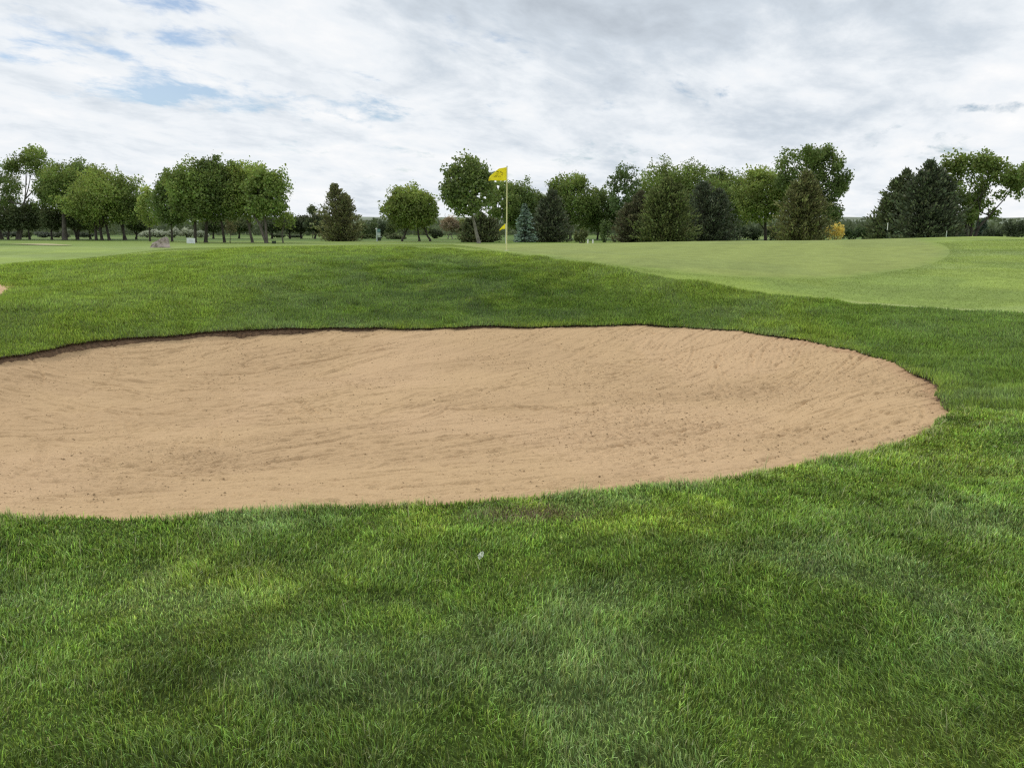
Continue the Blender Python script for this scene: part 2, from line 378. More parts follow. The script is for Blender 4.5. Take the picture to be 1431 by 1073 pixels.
def sand_mesh(sd, poly, h):
    x0, y0 = poly.min(0) - .25; x1, y1 = poly.max(0) + .25
    xs = np.arange(x0, x1, h); ys = np.arange(y0, y1, h); X, Y = np.meshgrid(xs, ys, indexing='ij'); S = sd(X, Y)
    base = h_raw(X[::4, ::4], Y[::4, ::4])
    # bilinear upsample of the smooth base
    xi = np.arange(len(xs)) / 4; yi = np.arange(len(ys)) / 4
    i = np.clip(xi.astype(int), 0, base.shape[0] - 2); j = np.clip(yi.astype(int), 0, base.shape[1] - 2); a = (xi - i)[:, None]; b = (yi - j)[None]
    B = (base[i][:, j] * (1 - a) + base[i + 1][:, j] * a) * (1 - b) + (base[i][:, j + 1] * (1 - a) + base[i + 1][:, j + 1] * a) * b
    Z, cl, st = sand_z(X, Y, S, B)
    rr = np.random.default_rng(12)
    for i in range(1000 if h < .03 else 20):
        cx_ = rr.uniform(x0, x1); cy_ = rr.uniform(y0, y1); a0 = (fbm(np.array(cx_ * .25), np.array(cy_ * .25), 2, 41) - .5) * 1.7 + .62 + rr.normal(0, .22) + (1.9 if rr.random() < .12 else 0); bend = rr.normal(0, .12); Ls = rr.uniform(.25, 1.7)
        dep = rr.uniform(.35, 1.25) * .009
        for j in range(rr.integers(1, 4)):
            ox = cx_ - math.sin(a0) * .075 * j + rr.normal(0, .07); oy = cy_ + math.cos(a0) * .075 * j + rr.normal(0, .07); LL = Ls * rr.uniform(.5, 1.0)
            i0, i1 = np.searchsorted(xs, [ox - LL - .1, ox + LL + .1]); j0, j1 = np.searchsorted(ys, [oy - LL - .1, oy + LL + .1])
            if i1 - i0 < 3 or j1 - j0 < 3: continue
            dx = X[i0:i1, j0:j1] - ox; dy = Y[i0:i1, j0:j1] - oy
            u_ = dx * math.cos(a0) + dy * math.sin(a0); v_ = -dx * math.sin(a0) + dy * math.cos(a0) - bend * u_ * u_
            w_ = np.exp(-(u_ / LL) ** 4 * 3) * (.4 + 1.1 * fbm(X[i0:i1, j0:j1] * 5, Y[i0:i1, j0:j1] * 5, 2, 55))
            Z[i0:i1, j0:j1] += dep * w_ * (-np.exp(-(v_ / .017) ** 2) * 1.1 + .8 * np.exp(-((v_ - .032) / .016) ** 2) + .35 * np.exp(-((v_ + .03) / .02) ** 2))
    if h < .03:
        global SZ; SZ = (xs, ys, Z)
    col = np.broadcast_to(np.array([.555, .385, .215]), X.shape + (3,)).copy()
    col = lerp(col, np.array([.49, .335, .19]), sstep(.45, .65, fbm(X * .7, Y * 1.1, 4, 51)) * .45)
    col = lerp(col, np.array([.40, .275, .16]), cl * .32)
    col = lerp(col, np.array([.60, .415, .245]), sstep(.5, .65, fbm(X * .5, Y * .5, 3, 52)) * .5)
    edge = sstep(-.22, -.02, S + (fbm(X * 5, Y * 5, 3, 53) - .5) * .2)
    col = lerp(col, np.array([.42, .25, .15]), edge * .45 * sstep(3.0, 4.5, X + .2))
    idx = np.arange(X.size).reshape(X.shape)
    q = np.stack([idx[:-1, :-1], idx[1:, :-1], idx[1:, 1:], idx[:-1, 1:]], -1).reshape(-1, 4)
    keep = (S.ravel()[q] < np.where((Y.ravel()[q] > 7.5) & (X.ravel()[q] < 0), .2, .05)).all(1); q = q[keep]
    used, inv = np.unique(q, return_inverse=True)
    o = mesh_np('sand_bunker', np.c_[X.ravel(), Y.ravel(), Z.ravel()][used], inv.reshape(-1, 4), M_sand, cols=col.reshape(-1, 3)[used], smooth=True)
    return tag(o, kind='structure')
sand_mesh(sdf1, poly1, .018); sand_mesh(sdf2, poly2, .05)
def lip_mesh(poly, name):
    k = len(poly); rows = 5
    nxt = np.roll(poly, -1, 0) - np.roll(poly, 1, 0); nrm = np.c_[nxt[:, 1], -nxt[:, 0]]; nrm /= np.linalg.norm(nrm, axis=1)[:, None]
    area = 0.5 * np.sum(poly[:, 0] * np.roll(poly[:, 1], -1) - np.roll(poly[:, 0], -1) * poly[:, 1])
    if area > 0: nrm = -nrm            # towards the sand
    V = []
    zt = gz(poly[:, 0], poly[:, 1]); dr = lip_drop(poly[:, 0], poly[:, 1])
    for r in range(rows):
        t = r / (rows - 1)
        off = (-.12 if r == 0 else -.02 + .05 * t + (fbm(poly[:, 0] * 9 + r * 3, poly[:, 1] * 9, 3, 61) - .5) * .05) + np.zeros(k)
        p = poly + nrm * off[:, None]
        V.append(np.c_[p, zt - .004 - t * (dr + .07)])
    V = np.concatenate(V); a = np.arange(k); b = (a + 1) % k
    q = np.concatenate([np.c_[a + r * k, b + r * k, b + (r + 1) * k, a + (r + 1) * k] for r in range(rows - 1)])
    o = mesh_np(name, V, q, M_soil, smooth=True); return tag(o, kind='structure')
lip_mesh(poly1, 'soil_edge'); lip_mesh(poly2, 'soil_edge')

# clods and grit lying on the raked sand
def clods():
    n = 190000
    x = rng.uniform(poly1[:, 0].min(), poly1[:, 0].max(), n); y = rng.uniform(poly1[:, 1].min(), poly1[:, 1].max(), n)
    S = sdf1(x, y); cl = sstep(.42, .62, fbm(x * .4, y * .55, 3, 48)) * np.exp(-((y - 7.6) / 2.6) ** 2)
    w = .12 + .9 * cl + .6 * sstep(.55, .62, fbm(x * 1.5, y * 4, 3, 71))
    k = (S < -.06) & (rng.random(n) < w); x = x[k]; y = y[k]; S = S[k]; n = len(x)
    xs_, ys_, Z_ = SZ; z = Z_[np.clip(np.searchsorted(xs_, x), 0, len(xs_) - 1), np.clip(np.searchsorted(ys_, y), 0, len(ys_) - 1)]
    s = rng.gamma(2.0, .0012, n).clip(.0014, .009)
    o = np.array([[1, 0, 0], [0, 1, 0], [-1, 0, 0], [0, -1, 0], [0, 0, 1]], float)
    V = np.repeat(np.c_[x, y, z - .001][:, None], 5, 1) + o[None] * s[:, None, None] * (rng.uniform(.6, 1.3, (n, 5, 3))) * np.array([1.5, 1, .9])
    b = np.arange(n)[:, None] * 5
    f = np.concatenate([b + np.array([[0, 1, 4]]), b + np.array([[1, 2, 4]]), b + np.array([[2, 3, 4]]), b + np.array([[3, 0, 4]])])
    c = np.repeat((np.array([.46, .32, .18]) * rng.uniform(.55, 1.1, (n, 1)))[:, None], 5, 1).reshape(-1, 3)
    ob = mesh_np('sand_clods', V.reshape(-1, 3), f, plain('clod', (0, 0, 0), .95, .1, attr=True), cols=c)
    tag(ob, 'small crumbs of sand and grit scattered over the raked bunker', 'sand crumbs', 'stuff')
clods()

# ------------------------------------------------------------------ grass blades
def in_view(x, y, mrg):
    return (np.abs(x) < y * .66 + mrg)
def gen_blades(n, xr, yr, dens_fn):
    x = rng.uniform(*xr, n); y = rng.uniform(*yr, n)
    k = rng.random(n) < dens_fn(x, y); return x[k], y[k]
def blade_field(x, y, L, tilt_amt):
    """returns direction and length"""
    n = len(x)
    th = (fbm(x * 2.2, y * 2.2, 3, 81) * 4 * PI) + rng.normal(0, 1.25, n)
    right = sstep(.6, 1.5, x) * (1 - sstep(2.8, 3.8, y))
    th = np.where(rng.random(n) < right * .6, 2.5 + rng.normal(0, .35, n), th)
    tilt = np.abs(rng.normal(tilt_amt, .32, n)).clip(.03, 1.35)
    tilt = tilt + right * .15
    return th, tilt
def straw_mix(col, n, p=.02):
    k = rng.random(n) < p
    col[k] = np.array([.30, .30, .13]) * rng.uniform(.7, 1.3, (k.sum(), 1)); return col
def make_near(name, x, y, L, W, label):
    n = len(x); z = gz(x, y)
    th, tilt = blade_field(x, y, L, .55)
    dx = np.cos(th); dy = np.sin(th)
    wa = th + PI / 2 + rng.normal(0, .7, n); wx = np.cos(wa) * W / 2; wy = np.sin(wa) * W / 2
    t1 = tilt * .55; t2 = (tilt * 1.5).clip(0, 1.7)
    m = np.c_[x + dx * np.sin(t1) * L * .5, y + dy * np.sin(t1) * L * .5, z + np.cos(t1) * L * .5]
    t = m + np.c_[dx * np.sin(t2), dy * np.sin(t2), np.cos(t2)] * (L * .5)[:, None]
    b0 = np.c_[x - wx, y - wy, z - .006]; b1 = np.c_[x + wx, y + wy, z - .006]
    m0 = m - np.c_[wx, wy, 0 * wx] * .8; m1 = m + np.c_[wx, wy, 0 * wx] * .8
    V = np.stack([b0, b1, m1, m0, t], 1).reshape(-1, 3); b = np.arange(n)[:, None] * 5
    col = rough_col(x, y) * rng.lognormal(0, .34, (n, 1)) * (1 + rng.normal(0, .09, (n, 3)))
    pk_ = rng.random(n) < .13; col[pk_] = col[pk_] * np.array([1.45, 1.38, 1.9])
    dk_ = rng.random(n) < .30; col[dk_] *= .55
    tx, ty, _ = hit(735, 722)
    th_ = np.exp(-(((x - tx) / .30) ** 2 + ((y - ty) / .13) ** 2)) > rng.random(n) * 1.3
    col[th_] = np.array([.20, .16, .09]) * rng.uniform(.5, 1.3, (th_.sum(), 1))
    col[L > .06] = np.array([.34, .36, .16]) * rng.uniform(.8, 1.2, ((L > .06).sum(), 1)); col = straw_mix(col, n, .022).clip(.004, 1)
    cc = np.repeat(col[:, None], 5, 1); cc *= 1.22; cc[:, :2] *= .42; cc[:, 4] *= 1.6  # shade between blades painted into the bases, highlights into the tips
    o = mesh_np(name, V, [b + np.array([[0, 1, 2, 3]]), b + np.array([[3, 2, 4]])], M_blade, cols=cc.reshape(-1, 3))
    return tag(o, label, 'grass', 'stuff')
def make_far(name, x, y, L, W, label, colf, tilt=.5, straw=.012, vary=.3):
    n = len(x); z = gz(x, y); th = fbm(x * .7, y * .7, 3, 82) * 4 * PI + rng.normal(0, 1.0, n)
    tl = np.abs(rng.normal(tilt, .3, n)).clip(.03, 1.3)
    wa = rng.normal(0, .6, n); wx = np.cos(wa) * W / 2; wy = np.sin(wa) * W / 2
    t = np.c_[x + np.cos(th) * np.sin(tl) * L, y + np.sin(th) * np.sin(tl) * L, z + np.cos(tl) * L]
    V = np.stack([np.c_[x - wx, y - wy, z - .006], np.c_[x + wx, y + wy, z - .006], t], 1).reshape(-1, 3)
    col = colf(x, y) * rng.lognormal(0, vary, (n, 1)) * (1 + rng.normal(0, .05, (n, 3)))
    col = straw_mix(col, n, straw).clip(.004, 1)
    cc = np.repeat(col[:, None], 3, 1); cc[:, :2] *= .62; cc[:, 2] *= 1.3  # root shade and tip highlight put into the far blade colour too
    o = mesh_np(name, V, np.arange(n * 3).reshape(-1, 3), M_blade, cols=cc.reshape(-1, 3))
    return tag(o, label, 'grass', 'stuff')
def outside(x, y): return (sdf1(x, y) > -.012) & (sdf2(x, y) > -.01)
def tuft(x, y): return .68 + .62 * sstep(.3, .65, fbm(x * 5, y * 5, 3, 83))
# near: from the photographer's feet to 7 m
A_ = 16.0 * 6.2
x, y = gen_blades(int(A_ * 16000), (-8, 8), (.8, 7.0), lambda x, y: in_view(x, y, 2.6) & outside(x, y) & (rng.random(len(x)) < np.clip(1.05 - .07 * (y - 2), .55, 1)))
D = np.hypot(x, y)
L = rng.uniform(.020, .044, len(x)) * tuft(x, y) * (1 + .75 * rng.random(len(x)) ** 2 * np.exp(-sdf1(x, y).clip(0, 9) / .10)); W = np.maximum(.0030, .0010 * D) * rng.uniform(.7, 1.3, len(x))
lo = rng.random(len(x)) < .004; L[lo] *= 2.1
make_near('foreground_grass', x, y, L, W, 'thick tangled green rough grass between the viewer and the sand')
# middle and bank
def dens(x, y):
    return in_view(x, y, 2.8) & outside(x, y) & (y < Yb(x) - .03 + (fbm(x * 4, y * 4, 2, 31) - .5) * .1) & (rng.random(len(x)) < np.clip(1.1 - .045 * (y - 7), .4, 1))
A_ = 36 * 17
x, y = gen_blades(int(A_ * 3600), (-18, 14), (7.0, 24.0), dens)
D = np.hypot(x, y); L = rng.uniform(.03, .062, len(x)) * tuft(x * .5, y * .5) * (1 - .45 * sstep(17, 21, y)); W = .0011 * D * rng.uniform(.7, 1.3, len(x))
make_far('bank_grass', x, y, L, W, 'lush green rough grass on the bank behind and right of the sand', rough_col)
# mown fringe
x, y = gen_blades(int(24 * 16 * 1100), (-10, 16), (10.0, 26.0), lambda x, y: in_view(x, y, 2.8) & (y > Yb(x)) & (sdfg(x, y) > .05))
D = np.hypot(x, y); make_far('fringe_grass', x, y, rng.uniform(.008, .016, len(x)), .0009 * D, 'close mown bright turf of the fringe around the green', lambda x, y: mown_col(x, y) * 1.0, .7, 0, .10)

# ------------------------------------------------------------------ trees
def tube(pts, rad, sides=7):
    pts = np.array(pts, float); k = len(pts); V = []
    for i in range(k):
        d = pts[min(i + 1, k - 1)] - pts[max(i - 1, 0)]; d /= np.linalg.norm(d) + 1e-9
        a = np.cross(d, [0, 1, 0.13]); a /= np.linalg.norm(a) + 1e-9; b = np.cross(d, a)
        an = np.linspace(0, 2 * PI, sides, endpoint=False)
        V.append(pts[i] + rad[i] * (np.cos(an)[:, None] * a + np.sin(an)[:, None] * b))
    V = np.concatenate(V); q = []
    for i in range(k - 1):
        for s in range(sides):
            q.append((i * sides + s, i * sides + (s + 1) % sides, (i + 1) * sides + (s + 1) % sides, (i + 1) * sides + s))
    return V, np.array(q)
def join(parts):
    V = []; Q = []; o = 0
    for v, q in parts: V.append(v); Q.append(q + o); o += len(v)
    return np.concatenate(V), np.concatenate(Q)
def cards(P, size, col, up=.0, asp=1.0, dirs=None, r=rng):
    n = len(P)
    a = r.normal(size=(n, 3)) if dirs is None else dirs + r.normal(size=(n, 3)) * .25
    a[:, 2] += up; a /= np.linalg.norm(a, axis=1)[:, None]
    b = r.normal(size=(n, 3)); b -= (b * a).sum(1)[:, None] * a; b /= np.linalg.norm(b, axis=1)[:, None]
    sa = (size * asp)[:, None] * .5; sb = size[:, None] * .5
    V = np.stack([P - a * sa, P + b * sb * .9 - a * sa * .1, P + a * sa, P - b * sb * .9 + a * sa * .1], 1).reshape(-1, 3)
    return V, np.arange(n * 4).reshape(-1, 4), np.repeat(col, 4, 0)

def px_scale(Y): return Y / F
G_DEC = 'broadleaf trees along the far side of the course'; G_SM = 'small dark trees in the far row'; G_CON = 'evergreens along the far side of the course'; G_SH = 'shrubs along the far edge of the course'

def deciduous(label, ut, vt, ul, ur, vb, Y, col, leaves=5200, trunks=None, bark=None, lobes=None, gap=.0, leaf=.22, name='broadleaf_tree', group=G_DEC, cat='tree', lean=0, vbase=None, nl=28, trunk_r=None, seed=0, jag=1.0):
    r = np.random.default_rng(int(ut * 7 + vt * 13 + seed))
    s = Y / F
    bx = at_y(ut, 330, Y)[0]; bz = float(gz(bx, Y))
    zt = at_y(ut, vt, Y)[2] - bz; zb = max(at_y(ut, vb, Y)[2] - bz, .15)
    xl = at_y(ul, 300, Y)[0] - bx; xr = at_y(ur, 300, Y)[0] - bx
    cx = (xl + xr) / 2; hw = (xr - xl) / 2 * 1.22; hh = (zt - zb) / 2; cz = zb + hh; leaves = int(leaves * 2.1)
    rt = root(name, (bx, Y, bz), label, cat, group)
    # lobes
    LB = []
    if lobes is None:
        for i in range(nl):
            an = r.uniform(0, 2 * PI); sz_ = r.uniform(-.95, 1.0); rr = r.uniform(.58, .80); cxy = (1 - sz_ * sz_) ** .36 * (1 - .22 * max(sz_, 0))
            c = np.array([math.cos(an) * cxy * rr * hw, math.sin(an) * cxy * rr * hw * .85, sz_ * rr * hh])
            rad = r.uniform(.22, .36) * min(hw, hh * 1.15)
            LB.append((c + [cx, 0, cz], rad * r.uniform(.85, 1.25), rad * r.uniform(.75, 1.1)))
        LB += [(np.array([cx, 0, cz - hh * .1]), hw * .80, hh * .80)] * 4; LB.append((np.array([cx + r.uniform(-.2, .2) * hw, 0, cz + hh * .55]), hw * .42, hh * .40))
    else:
        for (lu, lv, lr) in lobes:
            p = at_y(lu, lv, Y); LB.append((np.array([p[0] - bx, r.uniform(-.5, .5) * hw * .7, p[2] - bz]), lr * s, lr * s * .85))
    big_ = list(LB)
    for i in range(int(46 * jag)):
        c0, ra0, rb0 = big_[r.integers(0, len(big_))]
        d0 = r.normal(size=3); d0[2] = abs(d0[2]) * .9 + .1 * d0[2]; d0 /= np.linalg.norm(d0)
        q0 = r.uniform(.10, .19) * min(hw, hh * 1.2); LB.append((c0 + d0 * np.array([ra0, ra0, rb0]) * r.uniform(.85, 1.08), q0, q0 * r.uniform(.9, 1.7)))
    w = np.array([a * a * b for _, a, b in LB]) ** .72; w /= w.sum()
    k = r.choice(len(LB), leaves, p=w)
    cen = np.array([l[0] for l in LB])[k]; ra = np.array([l[1] for l in LB])[k]; rb = np.array([l[2] for l in LB])[k]
    d = r.normal(size=(leaves, 3)); d /= np.linalg.norm(d, axis=1)[:, None]
    rad = r.random(leaves) ** .36
    P_ = cen + d * np.c_[ra, ra, rb] * rad[:, None]
    # twig-scale clumping: pull the leaves towards nearby twig centres
    m = max(leaves // 16, 30); tw = P_[r.choice(leaves, m)] + r.normal(size=(m, 3)) * .1
    tk = r.integers(0, m, int(leaves * .5)); P_[:len(tk)] = tw[tk] + r.normal(size=(len(tk), 3)) * np.array([.17, .17, .19]) * jag
    # sprigs standing proud of the outline
    q = int(leaves * .02) + 1; kk = r.integers(0, leaves, q); P_[-q:] = cen[-q:] + d[-q:] * np.c_[ra, ra, rb][-q:] * (1.0 + r.random((q, 1)) * .09)
    P_ = P_[(P_[:, 2] > .1)]
    if gap > 0:
        gn = fbm(P_[:, 0] * 2.1 + 40, P_[:, 2] * 2.1 + ut, 3, 5); P_ = P_[gn > gap * 1.08]
    nn = len(P_)
    lobe_v = fbm(P_[:, 0] * .5 + P_[:, 1] * .37 + ut, P_[:, 2] * .6, 3, 9)
    cc = np.array(col)[None] * 1.48 * (0.52 + .96 * lobe_v)[:, None] * r.lognormal(0, .14, (nn, 1)) * (1 + r.normal(0, .06, (nn, 3)))
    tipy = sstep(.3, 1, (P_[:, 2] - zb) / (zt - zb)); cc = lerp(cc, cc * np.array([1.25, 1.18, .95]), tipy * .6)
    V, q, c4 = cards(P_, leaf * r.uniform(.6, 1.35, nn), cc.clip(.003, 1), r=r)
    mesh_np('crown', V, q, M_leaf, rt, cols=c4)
    # trunk and limbs
    parts = []
    H = zt
    tr = trunks or [(ut, lean)]
    R0 = trunk_r or max(.09, .020 * H)
    for (tu, ln_) in tr:
        tx = at_y(tu, 330, Y)[0] - bx; top = np.array([cx * .5 + tx * .5 + ln_ * s, 0, zb + hh * .5])
        g0 = float(gz(bx + tx, Y)) - bz - .15
        p0 = np.array([tx, 0, g0]); mid = p0 * .45 + top * .55 + np.array([r.uniform(-.15, .15) + (tx - top[0]) * .15, 0, 0])
        parts.append(tube([p0, p0 + [0, 0, .35], mid * .5 + p0 * .5, mid, top], [R0 * 1.45, R0 * 1.05, R0 * .9, R0 * .75, R0 * .35]))
        for j in range(7 if len(tr) == 1 else 4):
            l = LB[r.integers(0, len(LB))][0]; t0 = r.uniform(.35, .95); st = mid * (1 - t0) + top * t0 if t0 > .5 else p0 * .3 + mid * .7
            mm = (st + l) / 2 + np.array([0, 0, -.25 * r.random() * hh * .4])
            parts.append(tube([st, mm, l], [R0 * .42, R0 * .28, R0 * .1], 5))
            e = l * .85 + mm * .15 + r.normal(size=3) * .3; parts.append(tube([mm, (mm + e) / 2 + r.normal(size=3) * .15, e], [R0 * .2, R0 * .12, R0 * .05], 4))
    V, q = join(parts); mesh_np('trunk', V, q, bark or M_bark, rt, smooth=True)
    return rt

def conifer(label, ut, vt, ul, ur, Y, col, kind='juniper', n=6500, name='juniper_tree', peaks=None, vbase=None):
    r = np.random.default_rng(int(ut * 5 + vt * 3)); s = Y / F
    bx = at_y(ut, 330, Y)[0]; bz = float(gz(bx, Y)); H = at_y(ut, vt, Y)[2] - bz
    hw = (ur - ul) / 2 * s * 1.14; cx = at_y((ul + ur) / 2, 330, Y)[0] - bx
    rt = root(name, (bx, Y, bz), label, 'tree', G_CON)
    pk = peaks or [(ut, vt, 1.0)]
    PP = []; DD = []; TT = []
    n = int(n * 1.6); per = n // len(pk)
    parts = []
    for (pu, pv, sc) in pk:
        px = at_y(pu, 330, Y)[0] - bx; h = at_y(pu, pv, Y)[2] - bz
        parts.append(tube([(px * .4 + cx * .0, 0, -.15), (px, 0, h * .5), (px, 0, h * .97)], [.16, .10, .015], 6))
        nb = 300 if kind == 'juniper' else 190; kpb = max(per // nb, 6)
        for i in range(nb):
            t = r.random() ** 1.25
            z0 = h * (.03 + .95 * t) 
            if kind == 'juniper':
                prof = min(1, (1 - t) ** .80 * 1.12) * (.80 + .2 * min(1, t / .14)) * r.uniform(.62, 1.2); slope = r.uniform(.25, 1.0) + t * .9
            else:
                prof = (1 - t) ** .9 * (1.0 if t > .04 else .8) * r.uniform(.8, 1.08); slope = r.uniform(-.28, .10)
            an = r.uniform(0, 2 * PI); lum = .72 + .56 * float(vnoise(np.array(an * 1.6 + pu), np.array(z0 * .9)))
            rr = hw * sc * prof * lum + .12
            dv = np.array([math.cos(an), math.sin(an) * .9, 0]); cxx = px * (1 - (1 - t) * .5) + cx * (1 - t) * .5 * 1.0
            ts = r.random(kpb) ** .55
            base = np.array([cxx, 0, z0]); P_ = base + dv * (ts * rr)[:, None]; P_[:, 2] += slope * ts * rr * .38 - (.12 * rr * ts ** 2 if kind != 'juniper' else 0) - (rr * .16 if kind == 'juniper' else 0)
            P_ += r.normal(size=P_.shape) * (np.array([.13, .13, .12]) if kind == 'juniper' else np.array([.12, .12, .05])) * (.6 + hw * .12)
            PP.append(P_); dd = np.tile(dv + [0, 0, slope * .7 if kind == 'juniper' else -.15], (kpb, 1)); DD.append(dd); TT.append(r.lognormal(0, .25) * (.55 + .75 * ts))
    P_ = np.concatenate(PP); DD = np.concatenate(DD); TT = np.concatenate(TT); kz = P_[:, 2] > .03; P_ = P_[kz]; DD = DD[kz]; TT = TT[kz]
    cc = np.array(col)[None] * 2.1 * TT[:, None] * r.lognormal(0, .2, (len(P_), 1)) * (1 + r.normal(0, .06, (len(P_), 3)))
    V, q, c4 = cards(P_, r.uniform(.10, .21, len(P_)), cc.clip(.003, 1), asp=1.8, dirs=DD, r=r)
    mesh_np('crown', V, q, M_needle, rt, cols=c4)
    V, q = join(parts); mesh_np('trunk', V, q, M_bark, rt, smooth=True)
    return rt

def shrub(label, u, vt, ul, ur, Y, col, n=1500, name='shrub', leaf=.2, stems=5, cat='shrub', group=G_SH):
    r = np.random.default_rng(int(u * 3 + vt)); s = Y / F
    bx = at_y(u, 330, Y)[0]; bz = float(gz(bx, Y)); H = at_y(u, vt, Y)[2] - bz; hw = (ur - ul) / 2 * s
    rt = root(name, (bx, Y, bz), label, cat, group)
    LB = [(np.array([r.uniform(-.7, .7) * hw, r.uniform(-.5, .5) * hw, r.uniform(.25, .72) * H]), r.uniform(.25, .42) * hw, r.uniform(.22, .34) * H) for _ in range(12)]
    LB.append((np.array([0, 0, H * .4]), hw * .8, H * .42))
    k = r.integers(0, len(LB), n); d = r.normal(size=(n, 3)); d /= np.linalg.norm(d, axis=1)[:, None]
    P_ = np.array([l[0] for l in LB])[k] + d * np.array([(l[1], l[1], l[2]) for l in LB])[k] * (r.random(n) ** .4)[:, None]
    q = n // 10; P_[:q, 2] += r.random(q) * H * .14
    P_[:, 2] = np.abs(P_[:, 2]) + .02
    lv = fbm(P_[:, 0] * 1.1 + u, P_[:, 2] * 1.3, 3, 9)
    cc = np.array(col)[None] * (.7 + .6 * lv)[:, None] * r.lognormal(0, .2, (n, 1))
    V, f, c4 = cards(P_, leaf * r.uniform(.6, 1.3, n), cc.clip(.003, 1), r=r); mesh_np('foliage', V, f, M_leaf, rt, cols=c4)
    parts = []
    for i in range(stems):
        x0 = r.uniform(-.15, .15) * hw; l = LB[i][0]; parts.append(tube([(x0, 0, -.1), ((x0 + l[0]) * .5, l[1] * .5, l[2] * .45), l], [.05, .035, .015], 5))
    V, q = join(parts); mesh_np('stem', V, q, M_barkmid, rt, smooth=True)
    return rt

g1 = (.125, .175, .045); g2 = (.155, .205, .050); g3 = (.100, .145, .042); g4 = (.185, .240, .062); gd = (.075, .098, .040); gb = (.092, .095, .045)
# -- left group
deciduous('tall dark leafy tree at the far left, its crown cut by the frame edge', 2, 208, -62, 26, 318, 114, g3, 6500, gap=.33)
deciduous('tall tree with a sky hole between bare limbs, second from the left edge', 27, 207, 18, 66, 300, 112, g1, 0 or 4600, lobes=[(26, 226, 16), (40, 221, 15), (52, 224, 15), (16, 238, 14), (60, 240, 16), (62, 258, 15), (48, 236, 10), (10, 262, 12), (66, 276, 15), (49, 211, 6), (36, 213, 8), (70, 250, 10), (12, 282, 10), (55, 290, 11), (40, 297, 10), (20, 300, 12)], trunks=[(24, 6), (27, 10)], bark=M_barkmid)
deciduous('broad tree with a thick grey trunk beside the sky hole, left group', 90, 224, 60, 122, 302, 109, g1, 5600, gap=.30, trunk_r=.34, bark=M_barkmid)
deciduous('big round bushy tree with pale green crown, right side of the left group', 142, 232, 94, 184, 322, 106, g2, 9000, trunks=[(134, -6), (142, 0), (152, 4)], nl=30)
deciduous('tree leaning left whose high crown rises behind the big bushy one', 118, 222, 92, 152, 290, 113, g3, 4600, trunks=[(108, 4)])
deciduous('round tree on a slanting forked trunk closing the left group', 175, 242, 150, 204, 318, 107, g1, 5000, trunks=[(175, -14), (173, -4)], gap=.25)
deciduous('slender airy yellow green young tree between the two left groups', 209, 256, 193, 224, 322, 98, g4, 1500, gap=.36, trunk_r=.11, name='young_tree', nl=14, leaf=.22)
deciduous('sloping leafy tree above the silver shrubs, behind the boulder', 240, 236, 214, 268, 322, 96, g3, 5200, trunk_r=.13)
deciduous('tall full tree with dark trunk right behind the white board', 272, 218, 238, 306, 316, 89, g1, 7000, trunk_r=.18)
deciduous('tall tree with short stout trunk in the middle of the second group', 287, 216, 270, 328, 316, 90, g3, 6000, trunk_r=.2)
deciduous('dark leafy tree on a leaning trunk in the second group', 313, 220, 300, 345, 314, 90, g1, 5000, trunks=[(313, -14)], trunk_r=.15)
deciduous('bright rounded tree with bare slanting trunk, right part of the second group', 352, 222, 318, 382, 312, 90, g2, 5500, trunks=[(352, -10)], trunk_r=.15, bark=M_barkmid)
deciduous('loose leafy tree on a pale forked trunk ending the second group', 372, 228, 345, 402, 310, 87, g1, 5200, trunks=[(372, -4), (371, -24)], trunk_r=.17, bark=M_barkmid, gap=.30)
deciduous('thin sparse sapling with pale stem right of the second group', 395, 282, 383, 412, 325, 88, g2, 420, trunk_r=.07, bark=M_barkmid, name='sapling', gap=.3, nl=10, leaf=.2)
deciduous('tiny spindly sapling under the second group of trees', 321, 306, 313, 330, 330, 89, (.15, .14, .07), 160, trunk_r=.04, bark=M_barkmid, name='sapling', nl=8, leaf=.16)
# small dark row (fruit trees)
for (u, vt, w, Y, lab) in [(11, 286, 40, 111, 'small dark tree at the left edge with a thick low trunk'), (41, 284, 38, 112, 'small dark round tree below the sky hole, left side'),
                       (72, 286, 36, 111, 'small dark tree standing just left of the thick grey trunk'), (107, 288, 38, 111, 'small dark tree on a low V shaped trunk, left group'),
                       (126, 292, 34, 114, 'small dark tree nearly hidden behind the big bushy one'), (190, 300, 32, 113, 'small brownish tree left of the slender yellow green one'),
                       (298, 304, 34, 120, 'low dark tree far behind the stout trunk of the second group'), (334, 306, 36, 122, 'low dark tree behind the tiny spindly sapling'),
                       (380, 304, 36, 120, 'low dark tree behind the pale forked trunk'), (405, 302, 30, 120, 'low dark tree just right of the sparse sapling, far row'),
                       (421, 301, 28, 121, 'low dark tree second right of the sparse sapling, far row'), (440, 300, 32, 119, 'low dark tree under the small lollipop crown'),
                       (452, 300, 30, 120, 'low dark tree directly left of the pointed juniper')]:
    tr = [(u, -8), (u + 1, 8)] if u == 107 else None
    deciduous(lab, u, vt, u - w / 2, u + w / 2, 324, Y, gd if u < 350 else (.055, .072, .034), 2300, trunks=tr, name='small_tree', group=G_SM, trunk_r=.15, leaf=.22, nl=16)
deciduous('small lollipop topped tree rising above the far dark row', 437, 287, 431, 443, 300, 128, gd, 420, trunk_r=.07, name='small_tree', group=G_SM, leaf=.2, nl=8)
